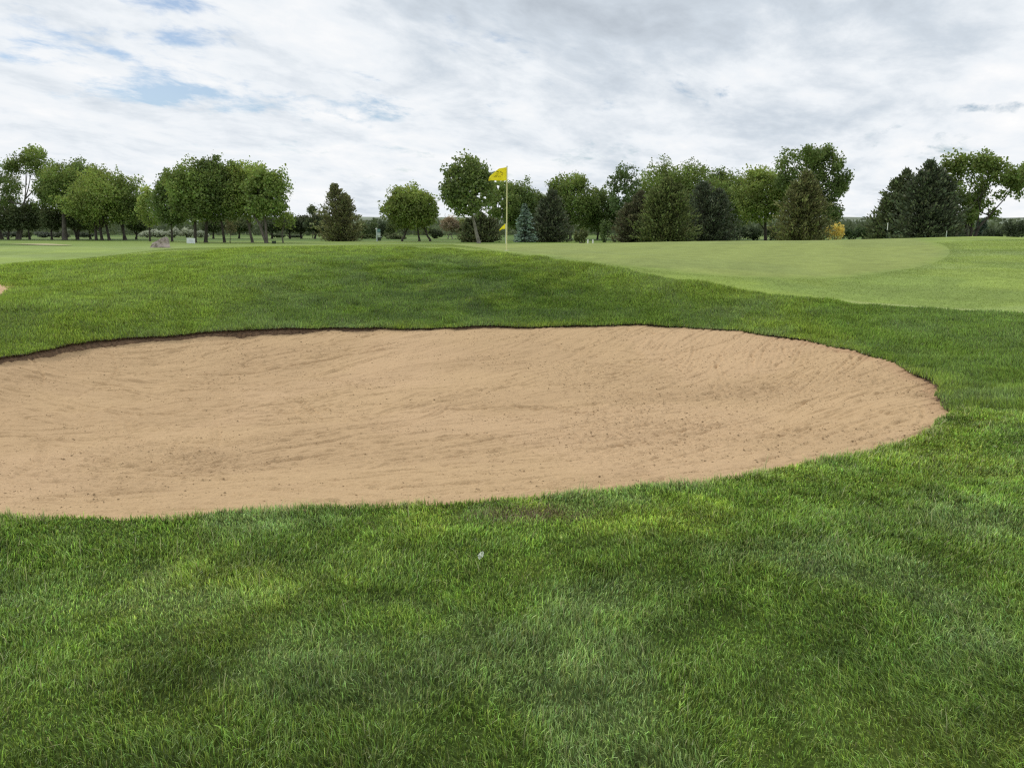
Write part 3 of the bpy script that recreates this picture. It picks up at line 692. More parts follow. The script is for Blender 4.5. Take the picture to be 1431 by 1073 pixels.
# -- centre
conifer('pointed brown green juniper standing alone left of centre', 478, 258, 451, 507, 99, gb, n=8000, peaks=[(470, 258, 1.0), (484, 272, .8)])
deciduous('round bright green tree standing alone left of the flag', 586, 257, 537, 614, 324, 98, g2, 9000, trunks=[(586, 0), (562, 8), (601, -8)], trunk_r=.13, nl=30, jag=.8)
deciduous('tall airy tree with a pale leaning trunk, directly left of the flag', 669, 214, 617, 690, 306, 86, (.125, .172, .05), 6200, trunks=[(669, -6)], trunk_r=.19, bark=M_barkpale, gap=.27, leaf=.24)
deciduous('airy tree filling the gap behind the flagstick', 694, 248, 676, 724, 312, 100, g1, 3600, bark=M_barkmid, gap=.34, trunk_r=.13)
conifer('low spreading dark juniper behind the pale leaning trunk', 672, 299, 643, 697, 92, (.062, .070, .034), n=5000, peaks=[(672, 299, 1.0), (655, 308, .7), (686, 306, .7)])
deciduous('small pinkish brown leafed tree with two thin stems', 628, 303, 615, 643, 325, 118, (.20, .165, .11), 900, trunks=[(626, 0), (632, 0)], trunk_r=.07, bark=M_barkpale, name='small_tree', leaf=.2, nl=14)
deciduous('small pale green tree right of the pinkish one', 646, 306, 637, 657, 328, 119, (.15, .18, .07), 900, trunk_r=.06, bark=M_barkmid, name='small_tree', leaf=.2, nl=12)
deciduous('dark rounded tree immediately right of the flagstick', 725, 246, 700, 752, 326, 104, g3, 5800)
deciduous('lower dark tree filling the slope of crowns right of the flag', 745, 266, 722, 770, 328, 106, g3, 4200)
conifer('blue grey spruce with drooping boughs right of the flagstick', 734, 284, 720, 749, 92, (.105, .140, .105), 'spruce', 5200, 'blue_spruce')
conifer('dark spruce with ragged boughs right of the blue one', 772, 266, 746, 798, 93, (.052, .060, .036), 'juniper', 9000, 'dark_spruce', peaks=[(772, 266, 1.0), (760, 278, .8)])
deciduous('round topped tall tree behind the dark spruce', 797, 238, 766, 830, 326, 108, g1, 7500)
deciduous('dark tree sloping down at the right of the round topped one', 835, 262, 808, 864, 328, 111, g3, 5600)
shrub('low bush with yellow green top at the edge of the green', 812, 319, 802, 823, 86, (.12, .14, .05), 900)
shrub('small pale leaved bush left of the brown juniper', 845, 306, 836, 856, 90, (.11, .16, .05), 700)
# -- right centre
deciduous('narrow airy tree at the left end of the right group', 870, 221, 851, 896, 322, 104, (.085, .13, .045), 3200, gap=.34)
deciduous('tall tree second from the left in the right group', 910, 221, 882, 955, 328, 108, g1, 6500)
deciduous('tall tree with the highest knob in the right group', 972, 217, 936, 1010, 328, 106, g1, 6500)
deciduous('flat topped tree with dense crown right of the knobbed one', 1025, 234, 992, 1062, 322, 110, g1, 6500)
deciduous('leafy tree filling the dip between the left end tree and the knobbed one', 938, 226, 910, 968, 328, 112, g3, 5500)
deciduous('leafy tree filling the dip between the knobbed tree and the flat topped one', 1002, 228, 975, 1030, 328, 112, g3, 5500)
conifer('reddish brown juniper low at the left of the right group', 885, 278, 857, 912, 91, (.066, .066, .036), n=7000, peaks=[(893, 268, .8), (876, 286, .9)])
conifer('large olive juniper in the middle of the right group', 930, 248, 892, 970, 88, (.065, .078, .028), n=12000, peaks=[(930, 248, 1.0), (945, 258, .8), (912, 264, .8)])
conifer('large blackish green spruce right of the olive juniper', 988, 255, 952, 1026, 92, (.050, .060, .036), n=11000, name='dark_spruce', peaks=[(980, 255, 1.0), (1003, 266, .85)])
deciduous('rounded leafy tree left of the tallest crown on the right', 1070, 231, 1029, 1102, 316, 98, g2, 8000, gap=.22, trunk_r=.2)
deciduous('tallest wide crowned dark tree on the right with a low right hand bough', 1120, 206, 1085, 1188, 300, 93, g3, 8500, gap=.2, trunk_r=.24,
          lobes=[(1118, 222, 15), (1135, 217, 15), (1150, 228, 13), (1098, 232, 12), (1110, 245, 16), (1135, 240, 18), (1155, 248, 15), (1170, 252, 11), (1176, 265, 10), (1160, 268, 14), (1140, 262, 16), (1120, 270, 18), (1150, 282, 10), (1165, 296, 8), (1172, 300, 6), (1158, 304, 6), (1094, 256, 12), (1165, 235, 9), (1128, 290, 14), (1182, 262, 6), (1124, 211, 8), (1160, 216, 5), (1143, 295, 11)])
conifer('olive brown juniper in front of the tallest crown', 1120, 240, 1087, 1158, 84, (.082, .086, .036), n=11000, peaks=[(1120, 238, 1.0), (1132, 254, .85), (1108, 256, .85)])
for (u, vt, w, lab) in [(1031, 317, 30, 'grey green bush at the right foot of the blackish spruce'), (1054, 316, 28, 'grey green bush between the blackish spruce and olive brown juniper'), (1078, 317, 26, 'grey green bush at the left foot of the olive brown juniper')]:
    shrub(lab, u, vt, u - w / 2, u + w / 2, 104, (.085, .12, .055), 1400)
shrub('bright yellow bush standing right of the olive brown juniper', 1168, 311, 1154, 1184, 96, (.80, .66, .20), 1300, 'yellow_bush')
for (u, vt, w, lab) in [(1192, 318, 28, 'dark green bush just right of the yellow one'), (1213, 316, 24, 'dark green bush left of the pair of dark junipers')]:
    shrub(lab, u, vt, u - w / 2, u + w / 2, 108, (.06, .10, .035), 1300)
conifer('left one of the pair of tall dark junipers on the right', 1255, 237, 1218, 1288, 78, (.058, .070, .034), n=11000, peaks=[(1259, 236, 1.0), (1248, 250, .9), (1236, 276, .75)])
conifer('right one of the pair of tall dark junipers, with ragged spires', 1292, 225, 1248, 1334, 74, (.046, .056, .032), n=15000, peaks=[(1291, 224, 1.0), (1303, 236, .9), (1282, 240, .9), (1316, 246, .75)])
deciduous('wide open limbed tree with sky gaps at the far right', 1360, 216, 1322, 1430, 322, 76, g1, 5600, trunks=[(1358, 18), (1356, -10), (1354, -24)], trunk_r=.16,
          lobes=[(1335, 235, 12), (1348, 224, 12), (1360, 232, 12), (1342, 250, 13), (1332, 265, 11), (1356, 252, 12), (1378, 232, 11), (1388, 236, 10), (1384, 250, 12), (1398, 254, 9), (1412, 246, 9), (1422, 250, 7), (1416, 262, 9), (1402, 272, 9), (1390, 284, 8), (1374, 270, 10), (1362, 280, 9), (1345, 282, 11), (1338, 300, 9), (1352, 305, 7), (1378, 292, 7), (1396, 300, 6), (1370, 304, 5), (1425, 240, 5), (1335, 312, 7)])
for (u, vt, ul, ur, lab) in [(1340, 321, 1326, 1356, 'low dark bush at the left foot of the wide open tree'), (1384, 318, 1368, 1402, 'low dark bush right of the trunk of the wide open tree'), (1418, 308, 1402, 1442, 'taller bush at the right edge of the picture')]:
    shrub(lab, u, vt, ul, ur, 92, (.055, .075, .035), 1400)
for (u, vt, lab) in [(1367, 308, 'left tiny dark columnar evergreen under the wide open tree'), (1373, 306, 'right tiny dark columnar evergreen under the wide open tree')]:
    conifer(lab, u, vt, u - 4, u + 4, 110, (.035, .05, .035), n=900, name='columnar_evergreen')
# -- shrubs on the left and centre
for (u, vt, ul, ur, c_, lab) in [(205, 322, 195, 220, (.42, .45, .34), 'low silvery shrub left of the boulder'), (222, 320, 212, 238, (.44, .47, .36), 'silvery shrub above the boulder'),
                         (242, 318, 232, 256, (.42, .45, .34), 'silvery shrub beside the dark trunk right of the boulder'), (262, 317, 250, 276, (.42, .45, .33), 'tall silvery shrub above the white board'),
                         (280, 322, 270, 292, (.40, .43, .33), 'silvery shrub right of the white board'), (12, 324, -4, 22, (.13, .15, .11), 'grey shrub far behind the first dark trunk on the left'), (36, 323, 28, 46, (.16, .20, .09), 'pale green shrub seen between trunks on the left'),
                         (62, 324, 50, 74, (.15, .17, .13), 'grey shrub seen between two dark trunks on the left'), (84, 323, 74, 98, (.15, .17, .11), 'pale shrub behind the thick grey trunk'), (120, 325, 110, 132, (.10, .12, .08), 'dull shrub under the big bushy tree'), (390, 327, 382, 400, (.14, .17, .09), 'low pale shrub behind the sparse sapling'), (412, 328, 402, 424, (.13, .16, .09), 'low pale shrub under the far dark row')]:
    shrub(lab, u, vt, ul, ur, 132, c_, 1300, leaf=.24, name='silver_shrub')
for (u, vt, ul, ur, c_, Y, lab) in [(516, 308, 503, 530, (.10, .14, .05), 124, 'leafy bush right behind the pointed juniper'), (532, 305, 522, 545, (.07, .10, .045), 127, 'tall darker bush behind the course post'),
                         (546, 309, 536, 558, (.10, .135, .045), 122, 'leafy bush left of the round bright tree'), (552, 326, 538, 572, (.14, .17, .075), 116, 'low pale bush under the left side of the round bright tree'),
                         (512, 328, 500, 526, (.10, .13, .045), 118, 'low bush at the right foot of the pointed juniper'), (608, 318, 598, 620, (.06, .08, .035), 122, 'dark bush between the round bright tree and pinkish tree')]:
    shrub(lab, u, vt, ul, ur, Y, c_, 1500, leaf=.22)

# ------------------------------------------------------------------ distant woods and hills
def distant_woods():
    n = 60000; r = rng
    x = r.uniform(-260, 300, n); y = r.uniform(165, 230, n)
    hh = 1.6 + 2.6 * fbm(x * .06, y * .03, 4, 91); hh = hh * (.65 + .55 * sstep(.42, .6, fbm(x * .25, y * .1, 3, 92)))
    gapc = np.exp(-((x - 10) / 10) ** 2) * 0
    z = r.random(n) ** .8 * hh
    lv = fbm(x * .3, z * .6, 3, 93)
    cc = np.array([.105, .135, .065])[None] * (.6 + .8 * lv)[:, None] * r.lognormal(0, .2, (n, 1))
    V, q, c4 = cards(np.c_[x, y, z], r.uniform(.5, 1.1, n), cc, r=r)
    o = mesh_np('distant_woods', V, q, M_leaf, cols=c4); tag(o, 'low belt of distant woodland seen behind the course trees', 'woods', 'stuff')
distant_woods()
def hills():
    xs = np.linspace(-1400, 1400, 240); ys = np.array([700, 800, 900, 1000, 1150, 1400]); hp = np.array([-1, 6, 12, 15, 13, -2.])
    X, Y = np.meshgrid(xs, ys, indexing='ij'); Z = hp[None] * (.55 + .7 * fbm(X * .004, Y * .003, 4, 95)); Z[:, 0] = -1
    idx = np.arange(X.size).reshape(X.shape); q = np.stack([idx[:-1, :-1], idx[1:, :-1], idx[1:, 1:], idx[:-1, 1:]], -1).reshape(-1, 4)
    o = mesh_np('hills', np.c_[X.ravel(), Y.ravel(), Z.ravel()], q, plain('hill_cover', (.16, .19, .13), .95, .4, .02), smooth=True); tag(o, kind='structure')
hills()
def path():
    top = [at_y(u, 340, Y) for u, Y in [(-60, 80), (0, 70), (30, 64), (60, 57), (85, 51), (100, 48)]]
    bot = [at_y(u, 340, Y) for u, Y in [(-60, 60), (0, 55), (30, 51), (60, 48), (85, 47), (100, 47.3)]]
    k = 40; T = np.array(top); B = np.array(bot); ti = np.linspace(0, 1, k); s0 = np.linspace(0, 1, len(T))
    Tt = np.c_[np.interp(ti, s0, T[:, 0]), np.interp(ti, s0, T[:, 1])]; Bb = np.c_[np.interp(ti, s0, B[:, 0]), np.interp(ti, s0, B[:, 1])]
    V = []
    for j in range(12):
        p = Tt * (1 - j / 11) + Bb * j / 11; V.append(np.c_[p, gz(p[:, 0], p[:, 1]) + .03])
    V = np.concatenate(V); idx = np.arange(len(V)).reshape(12, k); q = np.stack([idx[:-1, :-1], idx[1:, :-1], idx[1:, 1:], idx[:-1, 1:]], -1).reshape(-1, 4)
    tag(mesh_np('path', V, q, plain('dry_path', (.42, .38, .20), .9, .15, 1.0), smooth=True), kind='structure')
path()

# ------------------------------------------------------------------ flagsticks
def cyl_m(p0, p1, r0, r1=None, s=10): return tube([p0, (np.array(p0) + np.array(p1)) / 2, p1], [r0, (r0 + (r1 or r0)) / 2, r1 or r0], s)
M_pole = plain('pole_enamel', (.80, .76, .38), .35, .04, 4)
M_pole2 = plain('white_enamel', (.78, .78, .72), .4, .04, 4)
def cloth_mat():
    m, nt, ns, ln = newmat('flag_cloth'); o = N(ns, 'ShaderNodeOutputMaterial'); d = N(ns, 'ShaderNodeBsdfDiffuse'); t = N(ns, 'ShaderNodeBsdfTranslucent'); mx = N(ns, 'ShaderNodeMixShader'); mx.inputs[0].default_value = .55
    tc = N(ns, 'ShaderNodeTexCoord'); nz = N(ns, 'ShaderNodeTexNoise'); nz.inputs['Scale'].default_value = 9; cr = N(ns, 'ShaderNodeMix', data_type='RGBA'); ln.new(tc.outputs['Object'], nz.inputs['Vector']); ln.new(nz.outputs[0], cr.inputs[0])
    cr.inputs[6].default_value = (.96, .84, .05, 1); cr.inputs[7].default_value = (1.0, .95, .12, 1)
    ln.new(cr.outputs[2], d.inputs[0]); ln.new(cr.outputs[2], t.inputs[0]); ln.new(d.outputs[0], mx.inputs[1]); ln.new(t.outputs[0], mx.inputs[2]); ln.new(mx.outputs[0], o.inputs[0]); return m
M_flag = cloth_mat(); M_print = plain('flag_print', (.16, .12, .02), .8)
hx, hy, hz = hit(708, 350.5)
s = hy / F
fl = root('flagstick', (hx, hy, hz), 'slim pole with a large printed yellow flag standing at the edge of the green', 'flagstick')
zt = at_y(708, 233, hy)[2] - hz
V, q = join([cyl_m((-.004, 0, -.1), (.012, 0, zt), .017, .012)]); mesh_np('pole', V, q, M_pole, fl, smooth=True)
V, q = tube([(.012, 0, zt - .005), (.012, 0, zt + .012), (.012, 0, zt + .022)], [.019, .019, .006], 10); mesh_np('pole_cap', V, q, M_pole2, fl, smooth=True)
V, q = tube([(0, 0, .004), (0, 0, .012)], [.054, .054], 24); mesh_np('cup_rim', V, q, M_pole2, fl, smooth=True)
def flag_pt(a, b):
    """a along the fly 0..1, b down the hoist 0..1 -> local xyz"""
    fly = 25.2 * s * a; top = 233.6 + np.interp(a, [0, .42, .6, .75, .9, .97, 1.0], [0, 1.9, 5.0, 8.0, 11.5, 14.5, 17.6]); bot = 251.6 + .2 * np.sin(a * 6)
    v = top + (bot - top) * b
    z = at_y(708, 233, hy)[2] - hz - (v - 233) * s
    return np.stack([.010 - fly, .045 * np.sin(a * 11 + b * 2.6) * a ** .6 + .05 * (1 - b) * a, z], -1)
na, nb = 40, 22; Ag, Bg = np.meshgrid(np.linspace(0, 1, na), np.linspace(0, 1, nb), indexing='ij')
V = flag_pt(Ag, Bg).reshape(-1, 3); idx = np.arange(na * nb).reshape(na, nb); q = np.stack([idx[:-1, :-1], idx[1:, :-1], idx[1:, 1:], idx[:-1, 1:]], -1).reshape(-1, 4)
fo = mesh_np('flag', V, q, M_flag, fl, smooth=True); md = fo.modifiers.new('thickness', 'SOLIDIFY'); md.thickness = .0016; md.offset = 0
# printed emblem: small script-like strokes as they read on the cloth
def strokes(segs, w):
    Vv = []; Q = []; o = 0
    for (x0, y0, x1, y1) in segs:
        k = 5; us = np.linspace(x0, x1, k); vs = np.linspace(y0, y1, k); L_ = math.hypot(x1 - x0, y1 - y0) + 1e-6; nx, ny = -(y1 - y0) / L_ * w, (x1 - x0) / L_ * w
        for uu, vv in zip(us, vs):
            for sg in (-1, 1):
                U_, V_ = uu + nx * sg, vv + ny * sg
                a = (708 - U_) / 25.2; top = 233.6 + np.interp(a, [0, .42, .6, .75, .9, .97, 1.0], [0, 1.9, 5.0, 8.0, 11.5, 14.5, 17.6]); bot = 251.6
                p = flag_pt(np.array(a), np.array((V_ - top) / (bot - top))); Vv.append(p + [0, -.003, 0])
        for i in range(k - 1): Q.append((o + 2 * i, o + 2 * i + 1, o + 2 * i + 3, o + 2 * i + 2))
        o += 2 * k
    return np.array(Vv), np.array(Q)
segs = [(693.5, 238.5, 694.5, 240.3), (694.5, 240.3, 695.8, 239.2), (696.3, 239, 696.5, 240.2), (696.5, 241.2, 697.2, 241.6), (698.6, 239.6, 700.6, 239.3), (698.8, 240.6, 700.2, 240.6), (699.8, 241.3, 702.8, 241.2), (702.6, 241.2, 702.2, 244.8), (700.2, 243, 701.0, 244.2),
        (693.8, 242.6, 695.4, 242.4), (691.5, 244.9, 696, 244.3), (690, 246.3, 692.4, 246.5), (692.6, 246.4, 694.6, 246.3), (696.2, 246.4, 697.2, 246.2), (698.2, 245.6, 698.6, 246.4), (698.8, 245, 699, 246.3)]
V, q = strokes(segs, .33); mesh_np('flag_print', V, q, M_print, fo)
# second flagstick on another hole, a little limp
Y2 = 52.0; s2 = Y2 / F; x2 = at_y(706.6, 330, Y2)[0]; z2 = float(gz(x2, Y2))
f2 = root('flagstick', (x2, Y2, z2), 'distant pole with a small drooping yellow flag, seen just left of the nearer flagstick', 'flagstick')
h2 = at_y(706, 312.8, Y2)[2] - z2
V, q = cyl_m((0, 0, -.1), (0, 0, h2), .016, .012); mesh_np('pole', V, q, M_pole2, f2, smooth=True)
na, nb = 16, 10; Ag, Bg = np.meshgrid(np.linspace(0, 1, na), np.linspace(0, 1, nb), indexing='ij')
topz = h2 - Ag ** 1.3 * 8.0 * s2; botz = h2 - 7.2 * s2 - np.maximum(Ag - .55, 0) * 5 * s2
V = np.stack([-Ag * 8.5 * s2, .05 * np.sin(Ag * 7 + Bg * 2), topz + (np.minimum(botz, topz - .02) - topz) * Bg], -1).reshape(-1, 3)
idx = np.arange(na * nb).reshape(na, nb); q = np.stack([idx[:-1, :-1], idx[1:, :-1], idx[1:, 1:], idx[:-1, 1:]], -1).reshape(-1, 4)
fo2 = mesh_np('flag', V, q, M_flag, f2, smooth=True); md = fo2.modifiers.new('thickness', 'SOLIDIFY'); md.thickness = .002

# ------------------------------------------------------------------ boulder
def boulder():
    x, y, z = hit(224, 346.2, 20); s = y / F
    prof = [(-14, 1.0), (-13, 3.5), (-9, 8.2), (-4, 9.8), (0, 12.0), (5, 14.8), (8, 16.0), (10, 13.5), (11.5, 7), (13, 3), (13.5, 0)]
    pu = np.array([p[0] for p in prof]); pv = np.array([p[1] for p in prof])
    nu, nv = 46, 24; U_ = np.linspace(-14, 13.5, nu); V = []
    r = np.random.default_rng(4)
    for i, uu in enumerate(U_):
        H = np.interp(uu, pu, pv); dep = 8.5 * math.sqrt(max(0.02, 1 - (uu / 14.6) ** 2))
        for j in range(nv):
            t = j / (nv - 1) * PI; cy = -math.cos(t); cz = min(1, math.sin(t) * 1.35)
            V.append((uu * s, cy * dep * s, H * cz * s - .05))
    V = np.array(V)
    nn = (fbm(V[:, 0] * 5 + V[:, 1] * 3, V[:, 2] * 6 + V[:, 1] * 4, 4, 7) - .5); fac = np.floor(nn * 10) / 10
    V[:, 1] += (nn * .12 + fac * .10); V[:, 2] += (fbm(V[:, 0] * 4, V[:, 1] * 4, 3, 8) - .5) * .06 * (V[:, 2] > .05)
    idx = np.arange(nu * nv).reshape(nu, nv); q = np.stack([idx[:-1, :-1], idx[1:, :-1], idx[1:, 1:], idx[:-1, 1:]], -1).reshape(-1, 4)
    m, nt, ns, ln = newmat('pink_granite'); o = N(ns, 'ShaderNodeOutputMaterial'); p = N(ns, 'ShaderNodeBsdfPrincipled'); ln.new(p.outputs[0], o.inputs[0]); p.inputs['Roughness'].default_value = .85
    tc = N(ns, 'ShaderNodeTexCoord'); nz = N(ns, 'ShaderNodeTexNoise'); nz.inputs['Scale'].default_value = 4; nz.inputs['Detail'].default_value = 8; nz.inputs['Roughness'].default_value = .7; ln.new(tc.outputs['Object'], nz.inputs['Vector'])
    cr = N(ns, 'ShaderNodeValToRGB'); ln.new(nz.outputs[0], cr.inputs[0]); e = cr.color_ramp.elements; e[0].position = .35; e[0].color = (.18, .135, .12, 1); e[1].position = .68; e[1].color = (.60, .49, .43, 1); k = e.new(.5); k.color = (.41, .345, .315, 1)
    ln.new(cr.outputs[0], p.inputs['Base Color']); b = N(ns, 'ShaderNodeBump'); b.inputs['Strength'].default_value = .8; b.inputs['Distance'].default_value = .06; ln.new(nz.outputs[0], b.inputs['Height']); ln.new(b.outputs[0], p.inputs['Normal'])
    o = mesh_np('boulder', V, q, m); o.location = (x, y, z); tag(o, 'pinkish grey boulder with a peaked right end on the far lawn', 'boulder')
boulder()
# ------------------------------------------------------------------ boards, posts, boxes
def boxm(c, sz, tilt=0, bev=0):
    c = np.array(c, float); h = np.array(sz) / 2
    V = np.array([[sx, sy, sz_] for sx in (-1, 1) for sy in (-1, 1) for sz_ in (-1, 1)], float) * h
    if tilt: ct, st = math.cos(tilt), math.sin(tilt); V = np.c_[V[:, 0] * ct - V[:, 2] * st, V[:, 1], V[:, 0] * st + V[:, 2] * ct]
    return V + c, np.array([[0, 1, 3, 2], [4, 6, 7, 5], [0, 4, 5, 1], [2, 3, 7, 6], [0, 2, 6, 4], [1, 5, 7, 3]])
M_white = plain('white_board', (.78, .80, .84), .5, .05, 3); M_dkgreen = plain('green_plastic', (.045, .06, .035), .6, .2, 6); M_teal = plain('teal_paint', (.20, .34, .34), .5, .1, 5); M_pale = plain('pale_paint', (.60, .68, .64), .5, .1, 5)
M_mark = plain('faded_lettering', (.45, .48, .58), .6)
x, y, z = hit(267, 341.2, 25); s = y / F
sb = root('sign_board', (x, y, z), 'small tilted white board standing on the far lawn right of the boulder', 'sign')
V, q = boxm((0, 0, 4.6 * s), (11.4 * s, .03, 7.2 * s), -.05); mesh_np('panel', V, q, M_white, sb)
V, q = join([boxm((.5 * s * i, -.018, (6.2 - j * 1.5) * s), (w * s, .004, .28 * s), -.05) for j, (i, w) in enumerate([(1, 4.5), (0, 6.5), (1.6, 3.5)])]); mesh_np('lettering', V, q, M_mark, sb)
for dx in (-4.4, 4.2):
    V, q = boxm((dx * s, .03, 2.0 * s), (.04, .04, 4.4 * s)); mesh_np('leg', V, q, M_pole2, sb)
x, y, z = hit(383, 340.8, 25); s = y / F
tb = root('litter_box', (x, y, z), 'small dark green box on the lawn below the pale forked trunk', 'box')
V, q = boxm((0, 0, 1.8 * s), (5 * s, 4 * s, 3.4 * s)); o = mesh_np('body', V, q, M_dkgreen, tb); md = o.modifiers.new('b', 'BEVEL'); md.width = .02
V, q = boxm((0, 0, 3.7 * s), (5.5 * s, 4.5 * s, .5 * s)); mesh_np('lid', V, q, M_dkgreen, tb)
Yp = 98; x = at_y(527, 330, Yp)[0]; z = float(gz(x, Yp)); s = Yp / F
cp = root('course_post', (x, Yp, z), 'pale post with stacked blue grey boxes on the far lawn left of round tree', 'post')
V, q = join([boxm((-.4 * s, 0, 8 * s), (1.5 * s, .12, 16 * s)), boxm((.1 * s, 0, 1.5 * s), (1.3 * s, .14, 3.2 * s))]); mesh_np('post', V, q, M_pale, cp)
V, q = tube([(-.6 * s, 0, 15.5 * s), (-.6 * s, 0, 17 * s), (-.6 * s, 0, 18 * s)], [.1, .12, .04], 10); mesh_np('post_cap', V, q, M_pole2, cp, smooth=True)
V, q = boxm((2.6 * s, 0, 14.6 * s), (4.2 * s, .16, 4 * s)); mesh_np('upper_box', V, q, M_teal, cp)
V, q = boxm((2.6 * s, .01, 9.6 * s), (4 * s, .18, 4.2 * s)); mesh_np('lower_box', V, q, M_pale, cp)
V, q = boxm((3.4 * s, 0, 5.9 * s), (5 * s, .3, .8 * s)); mesh_np('tray', V, q, M_pale, cp)
V, q = boxm((3.0 * s, 0, 3.0 * s), (4.4 * s, .25, 4.6 * s)); mesh_np('bin', V, q, M_dkgreen, cp)
for u, v0, v1, lab, wd in [(821.5, 334.8, 339.5, 'left one of two short white stakes on the back edge of the green', .045), (828.5, 334.8, 339.5, 'right one of two short white stakes on the back edge of the green', .045)]:
    Y = 30; x = at_y(u, 338, Y)[0]; z = float(gz(x, Y)); h = at_y(u, v0, Y)[2] - z
    V, q = join([tube([(0, 0, -.05), (0, 0, h * .85), (0, 0, h)], [wd / 2, wd / 2, wd * .2], 8)])
    o = mesh_np('marker_stake', V, q, M_pole2, smooth=True); o.location = (x, Y, z); tag(o, lab, 'stake', group='white stakes behind the green')
for u, v0, vm, Y, lab in [(1239.3, 311.5, 321.5, 70, 'slim striped post with white upper part before the left juniper of the pair'), (1322.5, 322.5, 325, 34, 'short thin pale stick on the skyline between juniper and wide open tree')]:
    x = at_y(u, 330, Y)[0]; z = float(gz(x, Y)); h = at_y(u, v0, Y)[2] - z; hm = at_y(u, vm, Y)[2] - z
    rt = root('marker_post', (x, Y, z), lab, 'post')
    pr_ = .03 if Y > 50 else .010; V, q = tube([(0, 0, -.1), (0, 0, hm * .5), (0, 0, hm)], [pr_] * 3, 8); mesh_np('lower_post', V, q, M_dkgreen if Y > 50 else M_pale, rt, smooth=True)
    V, q = tube([(0, 0, hm), (0, 0, (h + hm) / 2), (0, 0, h)], [pr_ * 1.1] * 3, 8); mesh_np('upper_post', V, q, M_pole2, rt, smooth=True)

# ------------------------------------------------------------------ crumpled white petal/leaf in the foreground grass
x, y, z = hit(672, 788)
parts = []
r = np.random.default_rng(2)
k = 9
def scrap(cx, cy, cz, a, b, rot):
    U_, V_ = np.meshgrid(np.linspace(-1, 1, k), np.linspace(-1, 1, k), indexing='ij'); rr = np.maximum(np.abs(U_), np.abs(V_)) / (np.hypot(U_, V_) + 1e-6) * 1.0
    X = U_ * rr * a; Z = V_ * rr * b; Yy = .004 * np.sin(U_ * 4) + .005 * np.cos(V_ * 3) - .004 * (U_ ** 2)
    c_, s_ = math.cos(rot), math.sin(rot); V = np.c_[(X * c_ - Z * s_).ravel() + cx, Yy.ravel() + cy, (X * s_ + Z * c_).ravel() + cz]
    idx = np.arange(k * k).reshape(k, k); return V, np.stack([idx[:-1, :-1], idx[1:, :-1], idx[1:, 1:], idx[:-1, 1:]], -1).reshape(-1, 4)
V, q = join([scrap(.004, 0, .048, .010, .015, -.35), scrap(-.007, -.003, .036, .008, .012, .3)])
o = mesh_np('white_leaf', V, q, plain('pale_leaf', (.80, .84, .70), .6, .06, 40), smooth=True); o.location = (x, y, z); md = o.modifiers.new('t', 'SOLIDIFY'); md.thickness = .001
tag(o, 'small curled white leaf lying in the foreground grass', 'leaf')

# ------------------------------------------------------------------ sky and sun
SUN_EL, SUN_AZ = 44.0, -48.0     # azimuth measured from +Y towards +X
w = bpy.data.worlds.new('World'); SC.world = w; w.use_nodes = True; nt = w.node_tree; ns = nt.nodes; ln = nt.links; ns.clear()
out = N(ns, 'ShaderNodeOutputWorld')
sky = N(ns, 'ShaderNodeTexSky', sky_type='NISHITA'); sky.sun_disc = False; sky.sun_elevation = R(SUN_EL); sky.sun_rotation = R(SUN_AZ)
sky.air_density = 1.0; sky.dust_density = .6; sky.ozone_density = 3.5
b_sky = N(ns, 'ShaderNodeBackground'); b_sky.inputs[1].default_value = .09; ln.new(sky.outputs[0], b_sky.inputs[0])
tc = N(ns, 'ShaderNodeTexCoord'); sep = N(ns, 'ShaderNodeSeparateXYZ'); ln.new(tc.outputs['Generated'], sep.inputs[0])
def mth(op, a, b=None, c=None, clamp=False):
    m_ = N(ns, 'ShaderNodeMath', operation=op); m_.use_clamp = clamp
    for i, vv in enumerate((a, b, c)):
        if vv is None: continue
        if isinstance(vv, (int, float)): m_.inputs[i].default_value = vv
        else: ln.new(vv, m_.inputs[i])
    return m_.outputs[0]
az = mth('ARCTAN2', sep.outputs[0], sep.outputs[1]); el = mth('ARCSINE', sep.outputs[2])
zz = mth('ADD', mth('MAXIMUM', sep.outputs[2], 0.0), .20)
px_ = mth('DIVIDE', sep.outputs[0], zz); py_ = mth('DIVIDE', sep.outputs[1], zz)
def comb(a, b, c=0.0):
    cb = N(ns, 'ShaderNodeCombineXYZ')
    for i, vv in enumerate((a, b, c)):
        if isinstance(vv, (int, float)): cb.inputs[i].default_value = vv
        else: ln.new(vv, cb.inputs[i])
    return cb.outputs[0]
def noise(vec, sc, det=8, ro=.55, dist=0.0, off=0.0):
    nz = N(ns, 'ShaderNodeTexNoise'); nz.inputs['Scale'].default_value = sc; nz.inputs['Detail'].default_value = det; nz.inputs['Roughness'].default_value = ro; nz.inputs['Distortion'].default_value = dist
    va = N(ns, 'ShaderNodeVectorMath', operation='ADD'); va.inputs[1].default_value = (off, off * .7, off * .3); ln.new(vec, va.inputs[0]); ln.new(va.outputs[0], nz.inputs['Vector']); return nz.outputs[0]
def rmp(v_, a, b, c=0.0, d=1.0):
    m_ = N(ns, 'ShaderNodeMapRange', interpolation_type='SMOOTHSTEP'); ln.new(v_, m_.inputs[0]); m_.inputs[1].default_value = a; m_.inputs[2].default_value = b; m_.inputs[3].default_value = c; m_.inputs[4].default_value = d; return m_.outputs[0]
def azel(u, v):
    a, f, d = ray(u, v); L_ = math.sqrt(a * a + f * f + d * d); return math.atan2(a, f), math.asin(d / L_)
def blob(u, v, wu, wv):
    a0, e0 = azel(u, v); wa = wu / F; we = wv / F
    da = mth('DIVIDE', mth('SUBTRACT', az, a0), wa); de = mth('DIVIDE', mth('SUBTRACT', el, e0), we)
    return mth('EXPONENT', mth('MULTIPLY', mth('ADD', mth('MULTIPLY', da, da), mth('MULTIPLY', de, de)), -1.0))
